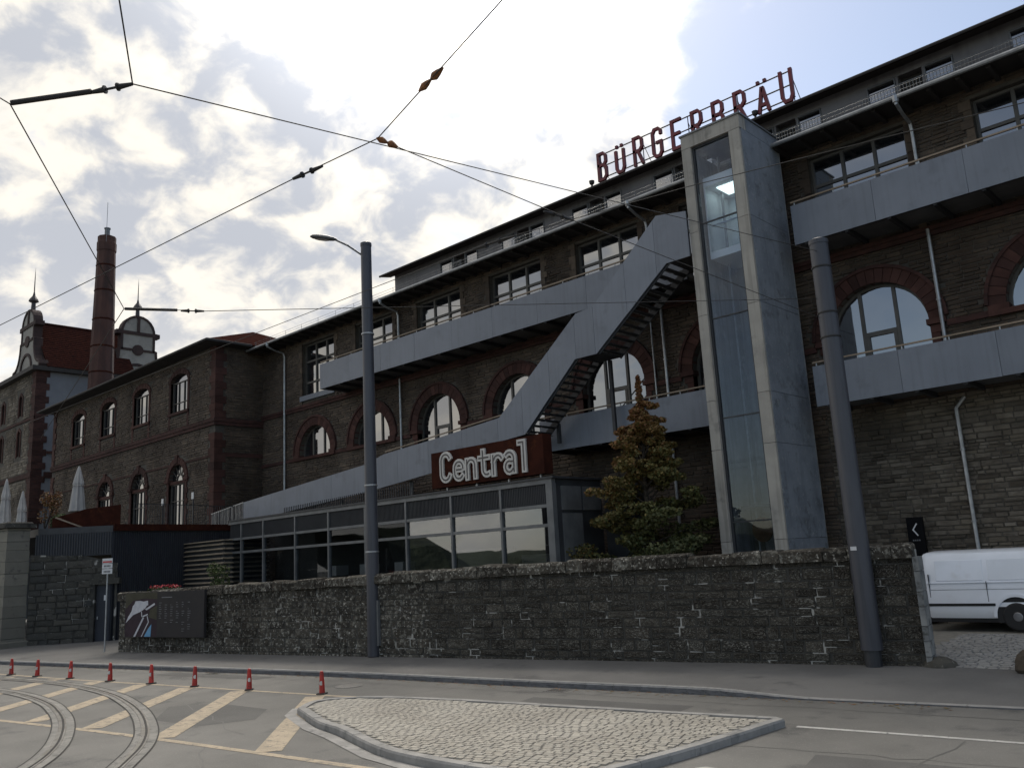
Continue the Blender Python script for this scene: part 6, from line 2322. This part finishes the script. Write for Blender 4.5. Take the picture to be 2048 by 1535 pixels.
side = []       # cross-section: y inward from near side, z above ground
cs_pts = [(.06, .30), (.0, .42), (-.015, .62), (0, .95), (.02, 1.15), (.05, 1.45), (.1, 1.78), (.16, 1.9), (.28, 1.95), (.95, 1.98)]
stations = [(-8.1, .10, .94), (-8.06, .04, .985), (-7.95, .0, 1.0), (-7.0, 0, 1.0), (-5.0, 0, 1.0), (-4.2, .0, 1.0), (-3.7, .02, .94), (-3.2, .05, .66), (-2.6, .1, .58), (-2.35, .2, .5)]
q = MB()
n_ = len(cs_pts)
ring_n = 2 * n_
for X, ins, hs_ in stations:
    ring = []
    for (yy, zz) in cs_pts:
        zz2 = zz if zz < .9 else .9 + (zz - .9) * max(0.02, (hs_ * 1.98 - .9) / (1.98 - .9))
        ring.append((X, VY + yy + ins, VZ + zz2))
    for (yy, zz) in reversed(cs_pts):
        zz2 = zz if zz < .9 else .9 + (zz - .9) * max(0.02, (hs_ * 1.98 - .9) / (1.98 - .9))
        ring.append((X, VY + 1.9 - yy - ins, VZ + zz2))
    q.v += ring
for i in range(len(stations) - 1):
    for k in range(ring_n):
        k2 = (k + 1) % ring_n
        q.f.append((i * ring_n + k, (i + 1) * ring_n + k, (i + 1) * ring_n + k2, i * ring_n + k2)); q.t.append(0)
q.f.append(tuple(range(ring_n))); q.t.append(0)
q.f.append(tuple(reversed([(len(stations) - 1) * ring_n + k for k in range(ring_n)]))); q.t.append(0)
q.build('body', 'van_white', vn, smooth=True)
q = MB(); q.box(-8.09, -6.42, VY - .028, VY + .02, VZ + .60, VZ + .665); q.box(-5.5, -3.4, VY - .028, VY + .02, VZ + .60, VZ + .665); q.build('rub_strip', 'van_black', vn)
q = MB(); q.box(-8.05, -6.4, VY + .07, VY + .3, VZ + .2, VZ + .33); q.box(-5.5, -3.2, VY + .07, VY + .3, VZ + .2, VZ + .33); q.build('sill', 'van_black', vn)
q = MB()
q.box(-7.93, -7.915, VY - .006, VY + .05, VZ + .7, VZ + 1.4)
q.build('panel_seam', 'van_black', vn)
q = MB(); q.box(-8.0, -3.8, VY - .004, VY + .05, VZ + 1.165, VZ + 1.18); q.build('crease', 'van_white', vn)
q = MB(); q.box(-7.9, -4.0, VY - .0, VY + .06, VZ + 1.0, VZ + 1.008); q.build('panel_seam', 'van_black', vn)
q = MB(); q.ribbon([(-7.7, VZ + 1.25), (-7.66, VZ + 1.72), (-7.6, VZ + 1.76), (-5.6, VZ + 1.78)], .012, (0, VY + .02, 0), (1, 0, 0), (0, .19, 1), (0, -.004, 0)) if False else None
for xa_, xb_ in ((-7.75, -6.62), (-6.5, -5.45)):
    for za_, zb_ in ((1.22, 1.74),):
        q = MB(); q.add([(xa_, VY + .022, VZ + za_), (xb_, VY + .022, VZ + za_), (xb_, VY + .085, VZ + zb_), (xa_, VY + .085, VZ + zb_), (xa_ + .015, VY + .016, VZ + za_ + .012), (xb_ - .015, VY + .016, VZ + za_ + .012), (xb_ - .015, VY + .078, VZ + zb_ - .012), (xa_ + .015, VY + .078, VZ + zb_ - .012)], [(0, 1, 5, 4), (1, 2, 6, 5), (2, 3, 7, 6), (3, 0, 4, 7), (4, 5, 6, 7)]); q.build('side_panel', 'van_white', vn)
q = MB(); q.box(-6.57, -6.558, VY - .012, VY + .1, VZ + .7, VZ + 1.2); q.build('panel_seam', 'van_black', vn)
q = MB(); q.box(-8.11, -8.04, VY + .02, VY + .12, VZ + .78, VZ + 1.05); q.build('tail_light', 'sign_red', vn)
for X in (-5.96, -3.1):
    q = MB()
    a = arc(0, 0, .49, 0, 180, 16)
    q.ribbon([(X + p[0], VZ + .36 + p[1]) for p in a], .07, (0, VY - .035, 0), (1, 0, 0), (0, 0, 1), (0, .06, 0)); q.build('wheel_arch', 'van_white', vn)
    q = MB(); q.prism([(X + p[0] * .93, VZ + .36 + p[1] * .93) for p in a] + [(X - .45, VZ + .2), (X + .45, VZ + .2)], (0, VY - .012, 0), (1, 0, 0), (0, 0, 1), (0, .3, 0)); q.build('wheel_well', 'rubber', vn)
    for yy in (VY - .02, VY + 1.7):
        q = MB(); q.lathe([(.2, 0), (.3, 0), (.34, .03), (.34, .19), (.3, .22), (.2, .22)], (0, 0, -.11), 24)
        tyre = q.mesh('tyre', 'rubber')
        wo_ = inst('wheel', tyre, vn, (X, yy + .09, VZ + .34), (R_(90), 0, 0))
        q = MB(); q.lathe([(.205, -.02), (.2, .11), (.12, .1), (.1, .118), (.03, .12)], (0, 0, 0), 16)
        for k in range(8):
            pass
        q2 = q.mesh('rim', 'chrome')
        rim = bpy.data.objects.new('rim', q2); COL.objects.link(rim); rim.parent = wo_
q = MB(); q.obox((-3.72, VY + .2, VZ + 1.2), (.0, 1.5, 0), (.5, 0, -.02), (-.02, 0, .62)); q.build('windscreen', 'dark_glass', vn) if False else None
q = MB(); q.add([(-4.35, VY + .028, VZ + 1.2), (-3.62, VY + .05, VZ + 1.2), (-3.85, VY + .1, VZ + 1.66), (-4.35, VY + .075, VZ + 1.7)], [(0, 1, 2, 3)]); q.build('side_window', 'dark_glass', vn)
